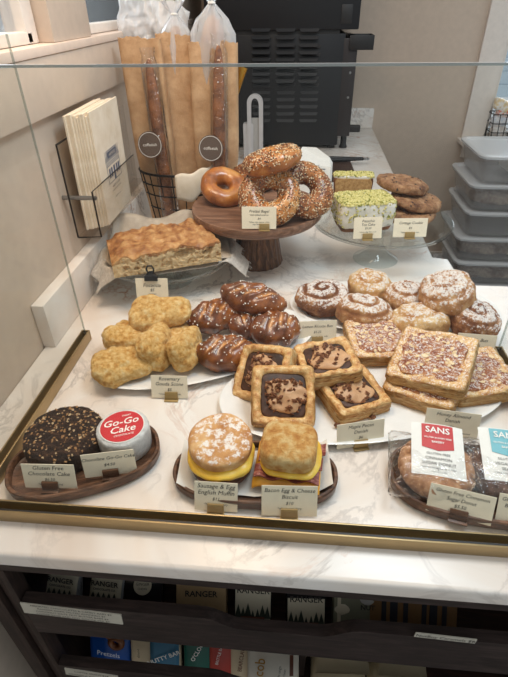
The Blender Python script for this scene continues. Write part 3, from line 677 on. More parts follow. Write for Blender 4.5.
def pretzel(px, py, z, rot, r, seed, label):
    p = at(px, py, z); t = thing('pretzel_bun', label, 'pretzel bun', p, tuple(R(q) for q in rot), 'salted pretzel buns')
    rng = random.Random(seed)
    def cut(d):
        g = 0
        for off, sl in ((-.38, .5), (0.0, .45), (.4, .5)):
            g = max(g, math.exp(-((d.x-off-sl*d.y)/.12)**2)*(1 if d.z > .05 else 0)*max(0, 1-abs(d.y)*1.05))
        return g
    def tw(p, d):
        k = 1-0.26*cut(d)+0.06*math.sin(9*d.x+4*d.y+seed)
        return Vector((p.x*(1+.02*math.sin(3*d.y)), p.y*k*(1-.20*abs(d.x)), p.z*k))
    mb = MB(); mb.blob((0, 0, 0), r, 2.2, .0022, 30, seed, 84, 48, fn=tw, tf=lambda p, d: min(1, max(0, cut(d)-.40)*2.6*(.75+.5*noise.noise((d.x*5, d.y*5, seed))))).build('body', 'pretzel', t, 180)
    s = MB()
    for pp, nn in mb.sample(75, rng, lambda c, n: 1 if n.z > .35 else .08): q = rng.uniform(.0011, .0021); s.bit(pp, nn, (q*1.4, q, q), rng)
    s.build('salt_grains', 'salt', t, 0, kind='stuff')
    return t
pretzel(214, 316, .056, (18, -8, 24), (.062, .044, .034), 1, 'dark salted pretzel bun at the upper left beside the scones')
pretzel(226, 353, .042, (8, 0, 8), (.066, .046, .034), 2, 'dark salted pretzel bun at the front of its pile')
pretzel(253, 299, .092, (20, 6, -12), (.080, .040, .036), 3, 'dark salted pretzel bun lying topmost on its pile')
pretzel(276, 329, .050, (20, 10, 38), (.064, .048, .036), 4, 'dark salted pretzel bun at the right end of the platter')
pretzel(248, 322, .042, (5, 0, 60), (.055, .044, .034), 5, 'dark salted pretzel bun wedged in the middle of its pile')
price_card(170, 399, 0, [('Rosemary', .0125, .017), ('Gouda Scone', .0125, .006), ('$5', .010, -.006), ('*wheat, egg, dairy, milk', .0058, -.0155)], 'price card in front of the scones', .074, .048, 2, 20, hx=.004)

# --- danish platter
pd = at(363, 395); platter('large white oval platter of danish pastries', (pd.x, pd.y, 0), 0.292, 0.142, 13)
def puff_square(a, h, seed, well, n=14):
    """laminated square case: leaves of uneven reach up the side, a crisp narrow rim, then the rows of the well"""
    def j(x, y, z):
        s = .030*noise.noise((x*24+seed, y*24, z*12)) + .026*noise.noise((x*95+seed, y*95, z*400))
        puff = .10*math.sin(min(1, z/h)*PI)*(1-.7*(min(abs(x), abs(y))/max(abs(x), abs(y), 1e-6)))
        return (s+puff*.5, .0060*noise.noise((x*26, y*26+seed, 2)) + .0035*noise.noise((x*95, y*95, seed)) if z > h*.5 else 0)
    rows = []; L = 16
    for k in range(L+1): rows.append((-.004 if k == 0 else (.0016 if k % 2 else -.0012), h*.94*k/L))
    rows += [(-.002, h*.985), (-.005, h), (-.0095, h*.99)] + well
    return [sq_ring(a+o, a+o, n, z, 120, j) for o, z in rows]
def pecan_danish(px, py, z, rot, seed, label, a=.056):
    p = at(px, py, z); t = thing('pecan_danish', label, 'danish pastry', p, tuple(R(q) for q in rot), 'pecan danish pastries')
    h = .034; rng = random.Random(seed)
    MB().rings(puff_square(a, h, seed, [(-.0145, h*.88), (-.0160, h*.74), (-.03, h*.68), (-.052, h*.68)])).build('pastry_case', 'puff', t, 180)
    MB().rings([sq_ring(a-.0135-o, a-.0135-o, 6, zz, 60, lambda x, y, z_: (0, .0018*noise.noise((x*90, y*90, seed)))) for o, zz in ((0.001, h*.69), (0, h*.84), (.003, h*.875), (.02, h*.89), (.040, h*.90))]).build('chocolate_filling', 'choc_fill', t, 180)
    ic = MB(); ic.blob((.003, -.001, h*.90), (.038, .035, .0070), 2.2, .006, 34, seed, 56, 18, fn=lambda p_, d: Vector((p_.x*(1+.16*math.sin(3*math.atan2(d.y, d.x)+seed)), p_.y*(1+.12*math.cos(2*math.atan2(d.y, d.x)+seed)), p_.z))); ic.build('maple_icing', 'maple_icing', t, 180)
    s = MB()
    for pp, nn in ic.sample(70, rng, lambda c, n: (1.0 if n.z > .3 else 0)*(1.5 if c.x-c.y < .004 else .25)): q = rng.uniform(.0024, .0058); s.bit((pp.x*1.05, pp.y*1.05, pp.z), (0.3*(rng.random()-.5), .3*(rng.random()-.5), 1), (q*1.3, q*.8, q*.7), rng, .5)
    for _ in range(10): q = rng.uniform(.002, .0045); s.bit((rng.uniform(-.034, .034), rng.uniform(-.034, .034), h*.90), (0, 0, 1), (q*1.3, q*.8, q*.7), rng, .5)
    s.build('chopped_pecans', 'pecan', t, 0, kind='stuff')
    return t
pecan_danish(268, 377, .030, (36, -14, -22), 2, 'pecan danish behind the front one at the platter left end')
pecan_danish(282, 399, .034, (34, 3, 5), 1, 'pecan danish tilted towards the glass at the platter front left')
pecan_danish(349, 399, .011, (6, 4, 28), 4, 'pecan danish lying low at the platter front centre')
pecan_danish(327, 369, .042, (0, -5, 14), 3, 'pecan danish resting high behind the front pair')
def almond_danish(px, py, z, rot, seed, label, a=.066, n=14):
    p = at(px, py, z); t = thing('almond_danish', label, 'danish pastry', p, tuple(R(q) for q in rot), 'almond danish pastries')
    h = .030; rng = random.Random(seed+50)
    MB().rings(puff_square(a, h, seed+20, [(-.0135, h*.965), (-.015, h*.92), (-.03, h*.91), (-.058, h*.91)], n)).build('pastry_case', 'puff_sugar', t, 180)
    fl = MB().rings([sq_ring(a-.0125-o, a-.0125-o, 5, zz, 96, lambda x, y, z_: (.07*noise.noise((x*45, y*45, seed)), .0032*noise.fractal((x*60, y*60, seed), 1, 2, 3))) for o, zz in ((0, h*.90), (.001, h*.98), (.004, h*1.02), (.012, h*1.04), (.022, h*1.05), (.034, h*1.05), (.046, h*1.05), (.051, h*1.05))])
    fl.build('almond_filling', 'jam_almond', t, 180)
    s = MB()
    for pp, nn in fl.sample(46, rng, lambda c, n_: 1 if n_.z > .5 else 0): q = rng.uniform(.0035, .0062); s.bit(pp, (nn.x+.4*(rng.random()-.5), nn.y+.4*(rng.random()-.5), nn.z), (q*1.2, q*.8, .0009), rng, 1.0)
    s.build('flaked_almonds', 'almond', t, 0, kind='stuff')
    sg = MB()
    for pp, nn in fl.sample(160, rng, lambda c, n_: 1 if n_.z > .4 else 0): q = rng.uniform(.0006, .0013); sg.bit(pp, nn, (q, q, q*.6), rng, .6)
    for _ in range(110):
        e = rng.uniform(-a+.004, a-.004); k = (a-.008)*rng.choice((-1, 1)); x, y = (e, k) if rng.random() < .5 else (k, e); q = rng.uniform(.0006, .0013); sg.bit((x, y, h+.0006), (0, 0, 1), (q, q, q*.6), rng, .3)
    sg.build('sugar_flecks', 'salt', t, 0, kind='stuff')
    return t
almond_danish(377, 346, .016, (4, 0, 8), 3, 'almond danish at the back beside the sugared buns')
almond_danish(474, 381, .014, (2, -3, 12), 4, 'almond danish low on the right end of the platter')
almond_danish(424, 388, .013, (4, -2, -26), 2, 'almond danish underneath the largest one')
almond_danish(432, 366, .052, (12, -6, -24), 1, 'large almond danish lying topmost on its pile', .072)
tg = MB(); rng = random.Random(5)
for q, (px, py) in enumerate(((346, 417), (373, 417), (337, 425))):
    m = MB(); m.blob((0, 0, 0), (.0065, .0045, .0042), 2, .0015, 200, q, 16, 10); pp = at(px, py, .0155 if py < 420 else .0165)
    tag(m.build('pecan_piece', 'pecan', None, 180, pp), ('small pecan crumb fallen below the low front danish', 'small pecan crumb fallen towards the platter middle', 'small pecan crumb nearest the platter rim')[q], 'nut', 'fallen pecan crumbs')
price_card(360, 447, 0, L4('Maple Pecan', 'Danish', '$6', '*wheat, egg, dairy, almond, pecan', .0112), 'price card in front of the pecan danish pastries', .088, .050, 15, 14)
price_card(449, 437, 0, L4('Honey Almond', 'Danish', '$6', '*wheat, egg, dairy, nuts, almond', .0112), 'price card in front of the almond danish pastries', .094, .050, -7, 18)

# --- bun platter
pb = at(392, 312); platter('white oval platter of sugared buns behind the danish pastries', (pb.x, pb.y+.005, 0), 0.262, 0.132, 0)
def bun(px, py, z, rot, r, seed, mat, label, swirl=1.0):
    p = at(px, py, z); t = thing('sugared_bun', label, 'bun', p, tuple(R(q) for q in rot), 'sugared buns')
    def groove(d):
        a = math.atan2(d.y, d.x); rr = math.hypot(d.x, d.y) if d.z > 0 else 2-math.hypot(d.x, d.y)
        q = (a/(2*PI)+rr*2.3+seed*.37+.12*noise.noise((d.x*3, d.y*3, seed))) % 1.0
        return math.exp(-((q-.5)/.13)**2)
    def sp(p, d):
        a = math.atan2(d.y, d.x); rr = math.hypot(d.x, d.y)
        g = groove(d); k = -swirl*.08*g*min(1, rr*3+.2)
        return Vector((p.x*(1+.6*k), p.y*(1+.6*k), p.z*(1+k*1.9)))
    mb = MB(); mb.blob((0, 0, 0), r, 2.25, .0060, 30, seed, 100, 56, fn=sp, oct_=6, tf=lambda p, d: min(1, max(0, groove(d)*swirl*.75))).build('body', mat, t, 180)
    return t
bun(323, 298, .040, (6, 0, 10), (.068, .060, .036), 1, 'bun_brown', 'sugar dusted brown bun at the left end of its platter')
bun(369, 286, .044, (8, 0, 70), (.062, .056, .036), 2, 'bun_pale', 'pale sugared bun second from the left along the back row', .5)
bun(364, 312, .042, (8, 0, 150), (.068, .060, .037), 3, 'bun_sugar', 'sugar dusted spiral bun at the front left of its platter')
bun(406, 297, .042, (6, 0, 40), (.056, .052, .036), 4, 'bun_sugar', 'sugar dusted bun partly hidden behind the topmost one', .55)
bun(420, 321, .042, (8, 0, 200), (.068, .058, .036), 5, 'bun_pale', 'pale sugared bun at the front under the topmost one', .35)
bun(473, 319, .046, (10, -8, 100), (.064, .060, .038), 6, 'bun_brown', 'sugar dusted brown bun at the right end of its platter', .6)
bun(447, 293, .086, (14, 6, 260), (.072, .064, .042), 7, 'bun_sugar', 'big sugar dusted bun lying topmost on its platter', .4)
price_card(317, 343, 0, L4('Lemon Ricotta Bun', '', '$5.25', '*wheat, egg, dairy, milk', .0108), 'price card in front of the brown bun at left', .090, .052, 8, 16)
price_card(473, 357, .0, L4('Vanilla Bun', '', '$5.75', '*wheat, egg', .0125), 'price card beside the right end of the bun platter', .082, .052, -4, 14)
#@@BACK
# ------------------------------------------------------------------ wooden pedestal with bagels
SX, SY, SZ = -0.114, 1.345, 0.172
t = thing('cake_stand', 'round walnut pedestal cake stand carrying the bagels', 'cake stand', (SX, SY, 0))
MB().lathe([(.001, SZ-.030), (.15, SZ-.030), (.178, SZ-.026), (.187, SZ-.016), (.189, SZ-.004), (.187, SZ+.003), (.182, SZ+.003), (.178, SZ-.001), (.001, SZ-.0015)], 72).build('plate', 'stand_wood', t, 50)
def flute(k): return 1+.018*math.cos(22*2*PI*k/132)
MB().rings([[(r*flute(k)*math.cos(2*PI*k/132), r*flute(k)*math.sin(2*PI*k/132), z) for k in range(132)] for r, z in ((.074, 0), (.076, .004), (.072, .02), (.063, .08), (.060, SZ-.036), (.064, SZ-.0302))]).build('column', 'stand_column', t, 60)
def bagel(px, py, z, rot, R_, r, seed, label, seeds, mat='bagel', Yadd=0):
    p = at(px, py, z); t = thing('bagel', label, 'bagel', (p.x, p.y+Yadd, p.z), tuple(R(q) for q in rot), 'bagels on the wooden stand')
    mb = MB(); mb.torus((0, 0, 0), R_, r, .0016, 30, seed, 72, 26, .88, .05); mb.build('body', mat, t, 180)
    if seeds:
        rng = random.Random(seed); a, b_, c = MB(), MB(), MB()
        for q, (pp, nn) in enumerate(mb.sample(seeds, rng, lambda c_, n: 1 if n.z > -.1 else .06)):
            s = rng.uniform(.0013, .0022); k = q % 10
            if k < 4: a.bit(pp, nn, (s*1.5, s*.85, s*.6), rng)
            elif k < 8: b_.bit(pp, nn, (s*1.1, s*.9, s*.7), rng)
            else: c.bit(pp, nn, (s*1.7, s*1.2, s*.7), rng)
        a.build('sesame_seeds', 'seed_white', t, 0, kind='stuff'); b_.build('poppy_seeds', 'seed_dark', t, 0, kind='stuff'); c.build('onion_flakes', 'onion', t, 0, kind='stuff')
    return t
bagel(224, 187, .212, (24, 16, 0), .044, .0275, 1, 'plain shiny bagel lying at the left of the wooden stand', 0)
bagel(305, 190, .238, (44, 22, 10), .050, .031, 2, 'seeded bagel leaning at the right behind the front one', 1500, 'bagel_dark')
bagel(254, 176, .206, (12, 0, 0), .046, .029, 3, 'dark seeded bagel lying low behind the front one', 260, 'bagel_dark')
bagel(270, 196, .236, (50, 4, -6), .051, .032, 4, 'seeded bagel standing at the front with its hole showing', 1700, 'bagel')
bagel(273, 160, .318, (-6, -14, 10), .049, .030, 5, 'seeded bagel lying topmost on the bagel pile', 1500, 'bagel')
price_card(259, 230, SZ+.0035, [('Pretzel Bagel', .0115, .0165), ('with salted sesame', .0075, .0075), ('$4', .009, -.002), ('*wheat, egg, sesame, onion', .0058, -.0105), ('may contain nuts', .0058, -.0165)], 'price card standing on the wooden stand before the bagels', .088, .056, 2, 10, hx=.014)

# ------------------------------------------------------------------ glass stand with loaf cake and cookies
def glass_stand(label, X, Y, z, r, foot=.068):
    t = thing('cake_stand', label, 'cake stand', (X, Y, 0))
    MB().lathe([(.001, z-.006), (r*.9, z-.006), (r*.985, z-.001), (r, z+.008), (r-.003, z+.0095), (r*.965, z+.003), (r*.88, z), (.001, z)], 80).build('plate', 'stand_glass', t, 60)
    MB().lathe([(.001, .003), (foot*.9, 0), (foot, .002), (foot*.98, .006), (foot*.6, .022), (.024, .040), (.016, .054), (.019, .062), (.015, .070), (.020, z-.016), (.032, z-.0062), (.001, z-.0062)], 56).build('foot', 'stand_glass', t, 60)
    return t
KX, KY, KZ = .247, 1.378, .124
glass_stand('clear glass cake stand holding the pistachio loaf and cookies', KX, KY, KZ, .203)
MT['doily'] = MT['paper']
def loaf(px, py, z, rz, d, label, cut_front, seed):
    p = at(px, py, z); t = thing('loaf_cake', label, 'cake', (p.x, p.y, z), R(rz), 'pistachio loaf cake pieces'); rng = random.Random(seed)
    W, D, Hh = d
    j = lambda x, y, zz: (0.02*noise.noise((x*40, y*40, zz*40+seed)), 0.003*noise.noise((x*40, y*40, seed)) if zz > .05 else 0)
    if cut_front:
        MB().rings([sq_ring(W*s/2, D/2, 9, zz, 72, j) for s, zz in ((.90, 0), (.92, .004), (1, Hh*.8), (.97, Hh*.93), (.9, Hh*.965))]).build('crust', 'loaf_crust', t, 60)
        MB().rings([[(x, y-.0022, zz*.955+.002) for x, y, zz in r] for r in [[(W*s/2*sx*.93, -D/2+yy, zz) for sx, yy in ((-1, 0), (1, 0), (1, .004), (-1, .004))] for s, zz in ((.90, 0), (.92, .004), (1, Hh*.8), (.9, Hh*.93))]]).build('cut_face', 'loaf_crumb', t, 0)
        tp = MB().rings([sq_ring(W*s/2, D/2*s2, 7, zz, 72, j) for s, s2, zz in ((.93, .99, Hh*.90), (1.0, 1.02, Hh*.92), (1.0, 1.02, Hh*.97), (.95, .97, Hh*1.0), (.6, .6, Hh*1.02), (.05, .05, Hh*1.02))]); tp.build('icing', 'icing', t, 60)
    else:
        MB().rings([sq_ring(W*s/2*.97, D/2*s*.97, 8, zz, 72, j) for s, zz in ((.92, 0), (.95, .004), (1, Hh*.8), (.96, Hh*.95))]).build('crust', 'loaf_crust', t, 60)
        tp = MB().rings([sq_ring(W*s/2, D/2*s, 7, zz, 96, lambda x, y, z_: (0.02*noise.noise((x*40, y*40, z_*20+seed)), (.0035*noise.noise((x*40, y*40, seed)) if z_ > .05 else .010*noise.noise((x*60, y*60, seed+4))))) for s, zz in ((.97, .014), (1.0, .018), (1.03, Hh*.5), (1.03, Hh*.85), (1.0, Hh*.96), (.93, Hh*1.0), (.6, Hh*1.03), (.05, Hh*1.03))])
        tp.build('icing', 'icing', t, 60)
    a, b_ = MB(), MB()
    for q, (pp, nn) in enumerate(tp.sample(2600 if not cut_front else 700, rng, lambda c, n: 1 if n.z > .5 else (.03 if c.z < .03 or c.z > Hh*.7 else .09))):
        s = rng.uniform(.0022, .0046); (a if q % 6 else b_).bit(pp, nn, (s*1.3, s, s*.8), rng, .2)
    a.build('pistachio_crumbs', 'pistachio', t, 0, kind='stuff'); b_.build('dark_pistachio_crumbs', 'pistachio_dark', t, 0, kind='stuff')
    return t
loaf(351, 201, KZ+.0005, -2, (.122, .050, .086), 'cut slice of pistachio loaf cake standing behind the iced loaf', True, 2)
loaf(361, 224.5, KZ+.0005, 12, (.156, .112, .080), 'white iced loaf cake topped with green pistachio crumbs', False, 1)
def cookie(px, py, z, rot, r, h, seed, label):
    p = at(px, py, z); t = thing('cookie', label, 'cookie', p, tuple(R(q) for q in rot), 'cookies on the glass stand'); rng = random.Random(seed)
    mb = MB(); mb.blob((0, 0, 0), (r, r*.94, h), (2.05, 3), .0055, 32, seed, 72, 30, oct_=6); mb.build('body', 'cookie', t, 180)
    c = MB()
    for pp, nn in mb.sample(26, rng, lambda c_, n: 1 if n.z > .2 else .3): s = rng.uniform(.0022, .0045); c.bit(pp, nn, (s*1.3, s, s*.6), rng, .2)
    c.build('chocolate_chips', 'choc_fill', t, 0, kind='stuff'); c = MB()
    for pp, nn in mb.sample(150, rng): s = rng.uniform(.0016, .0030); c.bit(pp, nn, (s*1.4, s, s*.5), rng, .2)
    c.build('oat_flakes', 'crumb_tan', t, 0, kind='stuff')
    return t
cookie(408, 213, KZ+.023, (4, -4, 0), .074, .016, 1, 'brown oat cookie at the bottom of its stack')
cookie(416, 200, KZ+.053, (10, 4, 50), .078, .0155, 2, 'brown oat cookie in the middle of its stack')
cookie(402, 184, KZ+.087, (8, 2, 100), .080, .0175, 3, 'brown oat cookie lying topmost on its stack')
price_card(367, 239.5, KZ+.0065, [('Pistachio', .0115, .018), ('Tea Cake', .0115, .0085), ('$5.50', .009, -.001), ('*wheat, egg, dairy, nuts', .0058, -.0105), ('may contain nuts', .0058, -.017)], 'price card on the glass stand before the iced loaf', .076, .056, 8, 12)
price_card(409, 238, KZ+.003, L4('Cottage Cookie', '', '$4', '*wheat, egg, dairy, nuts', .0115), 'price card on the glass stand before the cookies', .090, .050, 5, 12)

# ------------------------------------------------------------------ focaccia on its stand
FX, FY, FZ = -0.350, 1.205, .084
glass_stand('clear glass cake stand under the focaccia and frayed linen cloth', FX, FY, FZ, .182, .06)
cl = thing('linen_cloth', 'frayed beige linen cloth draped over the focaccia stand', 'cloth', (FX, FY, FZ), R(20))
def drape(hx, hy, k=1.0, off=.0, rim=.185, amp=.003):
    def f(u, v):
        x, y = (u-.5)*2*hx, (v-.5)*2*hy; rr = math.hypot(x, y); z = .0140+off if rr > rim*.93 else .004+off+max(0, rr-rim*.75)*.15
        z += amp*noise.noise((x*28, y*28, 3))
        if rr > rim: a = rr-rim; z = .0140+off - a*.75*k; x *= (rim+a*.55)/rr; y *= (rim+a*.55)/rr; x += .008*math.sin(y*70)*min(1, a*20); y += .008*math.sin(x*60)*min(1, a*20)
        return Vector((x, y, z))
    return f
mb = MB(); mb.sheet(drape(.228, .122, 1.0), 60, 40, .0012); mb.build('cloth', 'linen', cl, 180)
fr = MB(); rng = random.Random(8); dr = drape(.228, .122)
for k in range(130):
    u = rng.choice((0.0, 1.0)) if k % 2 else rng.random(); v = rng.random() if k % 2 else rng.choice((0.0, 1.0))
    p0 = dr(u, v); o_ = Vector((p0.x, p0.y, 0)).normalized(); p1 = p0+o_*.006+Vector((rng.uniform(-.003, .003), rng.uniform(-.003, .003), -.007)); fr.tube([p0, (p0+p1)/2+o_*.002, p1], .0005, 4)
fr.build('fringe', 'linen', cl, 0, kind='stuff')
pt = thing('parchment_sheet', 'beige parchment sheet crumpled beneath the focaccia', 'paper', (FX-.004, FY+.03, FZ+.0012), R(12))
MB().sheet(lambda u, v: Vector(((u-.5)*.33, (v-.5)*.23, .0140+.0016*noise.noise((u*9, v*7, 1))+max(0, v-.80)*.22*(1+.25*math.sin(u*12))+max(0, .05-u)*.4)), 40, 26, .0008).build('sheet', 'parchment', pt, 180)
p = at(160, 246, FZ+.045)
t = thing('focaccia', 'slab of golden focaccia bread with its cut face showing holes', 'bread', (p.x+.004, p.y+.005, FZ+.0180), R(24))
W, D, Hh = .275, .185, .056
def ftop(x, y): return Hh*(1-.10*(abs(x)/(W/2))**6) + .013*noise.fractal((x*26, y*26, 5), 1, 2, 3) - .010*max(0, -(x/(W/2)))*1.0
cr = MB(); cr.grid(lambda u, v: Vector(((u-.5)*W, (v-.5)*D, ftop((u-.5)*W, (v-.5)*D) - (max(0, v-.9)*.22))), 60, 34)
cr.grid(lambda u, v: Vector(((u-.5)*W, (v-.5)*D, ftop((u-.5)*W, (v-.5)*D)-.0075 - (max(0, v-.9)*.22))), 60, 34)
for s_ in (-1, 1):   # browned left side and rear, rim of crust
    cr.grid(lambda u, v: Vector((s_*W/2, (u-.5)*D, ftop(s_*W/2, (u-.5)*D)-.0078*v)), 20, 2)
cr.grid(lambda u, v: Vector(((u-.5)*W, -D/2, ftop((u-.5)*W, -D/2)-.0078*v)), 60, 2)
cr.build('crust', 'foc_crust', t, 180)
rng = random.Random(4); holes = [(rng.uniform(-.12, .13), rng.uniform(.012, .05), rng.uniform(.003, .007)) for _ in range(26)] + [(.035, .036, .013), (.055, .040, .010), (.1, .03, .008)]
def face(u, v):
    x = (u-.5)*W; z = v*(ftop(x, -D/2)-.004); y = -D/2+.001*noise.noise((x*120, 0, z*120))
    for hx_, hz, hr in holes:
        q = ((x-hx_)/(hr*1.5))**2+((z-hz)/hr)**2
        if q < 1: y += hr*1.1*math.sqrt(1-q)
    return Vector((x, y, z))
cb = MB(); cb.grid(face, 150, 40)
for s_ in (-1, 1): cb.grid(lambda u, v: Vector((s_*W/2*(.998), (u-.5)*D*.998, v*(ftop(s_*W/2, (u-.5)*D)-.005))), 20, 10)
cb.grid(lambda u, v: Vector(((u-.5)*W*.998, D/2*.998, v*(ftop((u-.5)*W, D/2)-.03))), 30, 8)
cb.grid(lambda u, v: Vector(((u-.5)*W*.998, (v-.5)*D*.998, 0)), 4, 4)
cb.build('crumb', 'foc_crumb', t, 180)
p = at(154, 292, .043)
t = thing('price_card', 'tan price card clipped to the focaccia stand rim', 'price card', (-.350, 1.010, .052), R(4), 'price cards')
T = Matrix.Rotation(R(-16), 4, 'X'); mb = MB(); mb.X = T; mb.box((0, 0, .026), (.080, .0012, .052), .0003); mb.build('card', 'card', t, 0)
words(t, [('Focaccia', .013, 0, .008), ('$5', .010, 0, -.004), ('*wheat', .0065, 0, -.0135)], 'ink', T @ Matrix.Translation((0, -.001, .026)) @ FACE_Y, shear=.22)
mb = MB(); mb.X = T; mb.prism([(-.016, -.006), (.016, -.006), (.016, .006), (-.016, .006)], .046, .058); mb.rings([[(-.015, -.006, .058), (.015, -.006, .058), (.015, .006, .058), (-.015, .006, .058)], [(-.004, -.001, .070), (.004, -.001, .070), (.004, .001, .070), (-.004, .001, .070)]])
mb.tube([(-.006, -.002, .062), (-.009, -.006, .076), (-.005, -.009, .084), (.005, -.009, .084), (.009, -.006, .076), (.006, -.002, .062)], .0022, 8)
mb.build('binder_clip', 'black', t, 40)

# ------------------------------------------------------------------ bread basket
BX, BY = -0.400, 1.61
t = thing('wire_basket', 'round black wire basket full of bagged baguettes', 'basket', (BX, BY, 0))
mb = MB(); circ = lambda r, z, n=40: [(r*math.cos(2*PI*k/n)*1.0, r*.78*math.sin(2*PI*k/n), z) for k in range(n)]
for r, z in ((.100, .003), (.106, .045), (.113, .09), (.120, .135), (.126, .170), (.130, .205)): mb.tube(circ(r, z), .0025 if z < .2 else .0038, 6, True)
for k in range(20): a = 2*PI*k/20; mb.tube([(.1*math.cos(a), .078*math.sin(a), .003), (.130*math.cos(a), .1014*math.sin(a), .205)], .0018, 6)
for k in range(-3, 4): mb.tube([(.1*k/4, -.05, .003), (.1*k/4, .05, .003)], .0016, 5)
mb.build('wire_frame', 'wire', t, 60)
MB().box((.124, .03, .225), (.012, .016, .12), .005).build('handle', 'black', t)
def clothband(u, v):
    a = R(-84+95*u); rr = .136+.006*math.sin(v*PI); top = .212+.030*u; return Vector((rr*math.cos(a), rr*.82*math.sin(a)-.004, top-(.075+.015*math.sin(u*9))*v+.004*math.sin(u*20)))
lc = MB(); lc.sheet(clothband, 26, 8, .002, Vector((0, 1, 0)))
tag(lc.build('basket_cloth', 'kraft_cream', None, 180, (BX, BY, 0)), 'cream paper fold over the right rim of the wire basket', 'paper')
def sleeve(px, wpx, ytop, Y, label, seed, lean=0.0, bread=None):
    top = aty(px, ytop, Y); w_ = wpx*1.62/479*1.05
    t = thing('paper_bread_sleeve', label, 'bread bag', (max(top.x, -.49) if seed == 1 else top.x, Y, 0.006), (0, R(lean), 0), 'paper bread sleeves in the basket'); Ht = top.z-.006
    n = 40; rr = []
    for k in range(15):
        z = Ht*k/14; q = k/14; f = .62+.38*min(1, q*2.2); row = []
        for i in range(n):
            a = 2*PI*i/n; c, s_ = math.cos(a), math.sin(a); e = (abs(c)**5+abs(s_)**5)**(-.2)
            x, y = w_/2*f*c*e, .028*(f*.5+.5)*s_*e*(1-.45*q*q); y += .005*math.sin(x*60+seed)*q + .003*noise.noise((x*20, z*14, seed)); zz = z
            if k == 14: zz += .004*((i % 2)-.5) + .016*noise.noise((x*18, y*5, seed))
            row.append((x, y, zz))
        rr.append(row)
    inner = [[(x*.97, y*.9, z-.001) for x, y, z in r] for r in reversed(rr)]
    MB().rings(rr+inner[:10], cap0=True, cap1=True).build('paper_sleeve', 'kraft', t, 40)
    if bread:
        b0 = MB(); b0.X = Matrix.Translation((0, 0, Ht*.62)); b0.blob((0, 0, 0), (w_*.36, .011, Ht*.40+bread), 2.2, .003, 22, seed, 28, 40, flat=None); b0.build('baguette', 'baguette', t, 180)
        pw = MB(); zt = Ht*1.02+bread
        pr = [(w_*.44, Ht*.80), (w_*.46, Ht*.95), (w_*.43, zt-.045), (w_*.30, zt-.010), (.010, zt+.020), (.007, zt+.03), (.020, zt+.045), (.032, zt+.062)]
        rows = [[(r*math.cos(2*PI*i/36)*(1+.12*math.sin(i*2.1+z*60)), r*.40*min(1, .62+max(0, z-Ht)*12)*math.sin(2*PI*i/36)*(1+.18*math.sin(i*1.7+seed)), z+.006*math.sin(i*1.3)*(z > zt)) for i in range(36)] for r, z in pr]
        pw.rings(rows, False, False).build('plastic_wrap', 'film_white', t, 180)
        tw = MB(); tw.tube([(.008*math.cos(a), .007*math.sin(a), zt+.027) for a in (0, 1.05, 2.1, 3.15, 4.2, 5.25)], .003, 6, True); tw.build('twist_tie', 'white_card', t)
    return t
sleeve(143, 35, 38, 1.585, 'brown paper bread sleeve at the left of the wire basket', 1, -1.0)
sleeve(175, 34, 34, 1.63, 'brown paper bread sleeve in the middle of the wire basket', 2, .3, .010)
sleeve(209, 40, 42, 1.605, 'brown paper bread sleeve with a plastic wrapped loaf rising at right', 3, 1.2, .055)
def slim(px, y0, y1, Y, label, seed, sx, sy):
    a = aty(px, y0, Y); t = thing('wrapped_baguette', label, 'baguette', (a.x, Y, 0.008), (R(-3), R(2 if seed > 1 else -2), 0), 'clear wrapped slim baguettes'); Ht = a.z-.008
    b0 = MB(); b0.X = Matrix.Translation((0, 0, Ht/2)); b0.blob((0, 0, 0), (.019, .013, Ht/2), 2.6, .003, 25, seed, 24, 50); b0.build('baguette', 'crust_dark', t, 180)
    pr = [(.012, .0), (.025, .02), (.026, Ht*.5), (.025, Ht-.02), (.018, Ht+.008), (.022, Ht+.03)]
    MB().rings([[(r*math.cos(2*PI*i/28)*(1+.10*math.sin(i*2.3)), r*.72*math.sin(2*PI*i/28), z) for i in range(28)] for r, z in pr], True, False).build('plastic_wrap', 'film', t, 180)
    s = aty(sx, sy, Y-.022); MB_ = MB(); MB_.X = Matrix.Translation((s.x-a.x, -.0225, s.z-.008)) @ Matrix.Rotation(R(84), 4, 'X')
    MB_.lathe([(.001, 0), (.0385, 0), (.0385, .0012), (.001, .0012)], 40); st_ = MB_.build('round_sticker', plain('sticker_brown', (96, 80, 70), .5), t, 30)
    T = MB_.X @ Matrix.Translation((0, 0, .0016)); rg = MB(); rg.X = T
    rg.rings([[(r*math.cos(2*PI*k/48), r*math.sin(2*PI*k/48), zz) for k in range(48)] for r, zz in ((.0345, 0), (.0358, 0), (.0358, .0004), (.0345, .0004))], loop=True); rg.build('ring', 'white_ink', st_, 0)
    words(st_, [('coffeeish', .0125, 0, 0)], 'white_ink', T)
slim(152, 60, 0, 1.525, 'slim plastic wrapped baguette with a brown round sticker at left', 1, 152, 146)
slim(210, 46, 0, 1.545, 'slim plastic wrapped baguette with a brown round sticker at right', 2, 207, 150)
cw = MB(); q0 = aty(148, 28, 1.66)
def crinkle(u, v): x, y = (u-.5)*.20, (v-.5)*.15; f = abs(noise.noise((x*26+y*14, y*9, 2)))+.6*abs(noise.noise((x*50, y*22, 7))); return Vector((x+.25*y+.01*noise.noise((y*40, x*10, 3)), .035*f, y*(1.0+.35*noise.noise((x*30, 1, 5)))+.020*noise.noise((x*40, y*9, 5))-.35*x))
cw.sheet(crinkle, 34, 26, .0006, Vector((0, 1, 0)))
tag(cw.build('cellophane_bag', 'film_white', None, 180, (q0.x, 1.70, q0.z)), 'crumpled clear cellophane bag rising behind the left bread sleeves', 'plastic bag')
gp = thing('gold_foil_stick', 'slim gold foil wrapped stick rising beside the bread basket', 'foil wrapped treat', (aty(243, 68, 1.72).x-math.tan(R(22))*aty(243, 68, 1.72).z, 1.72, .004), (0, R(22), 0))
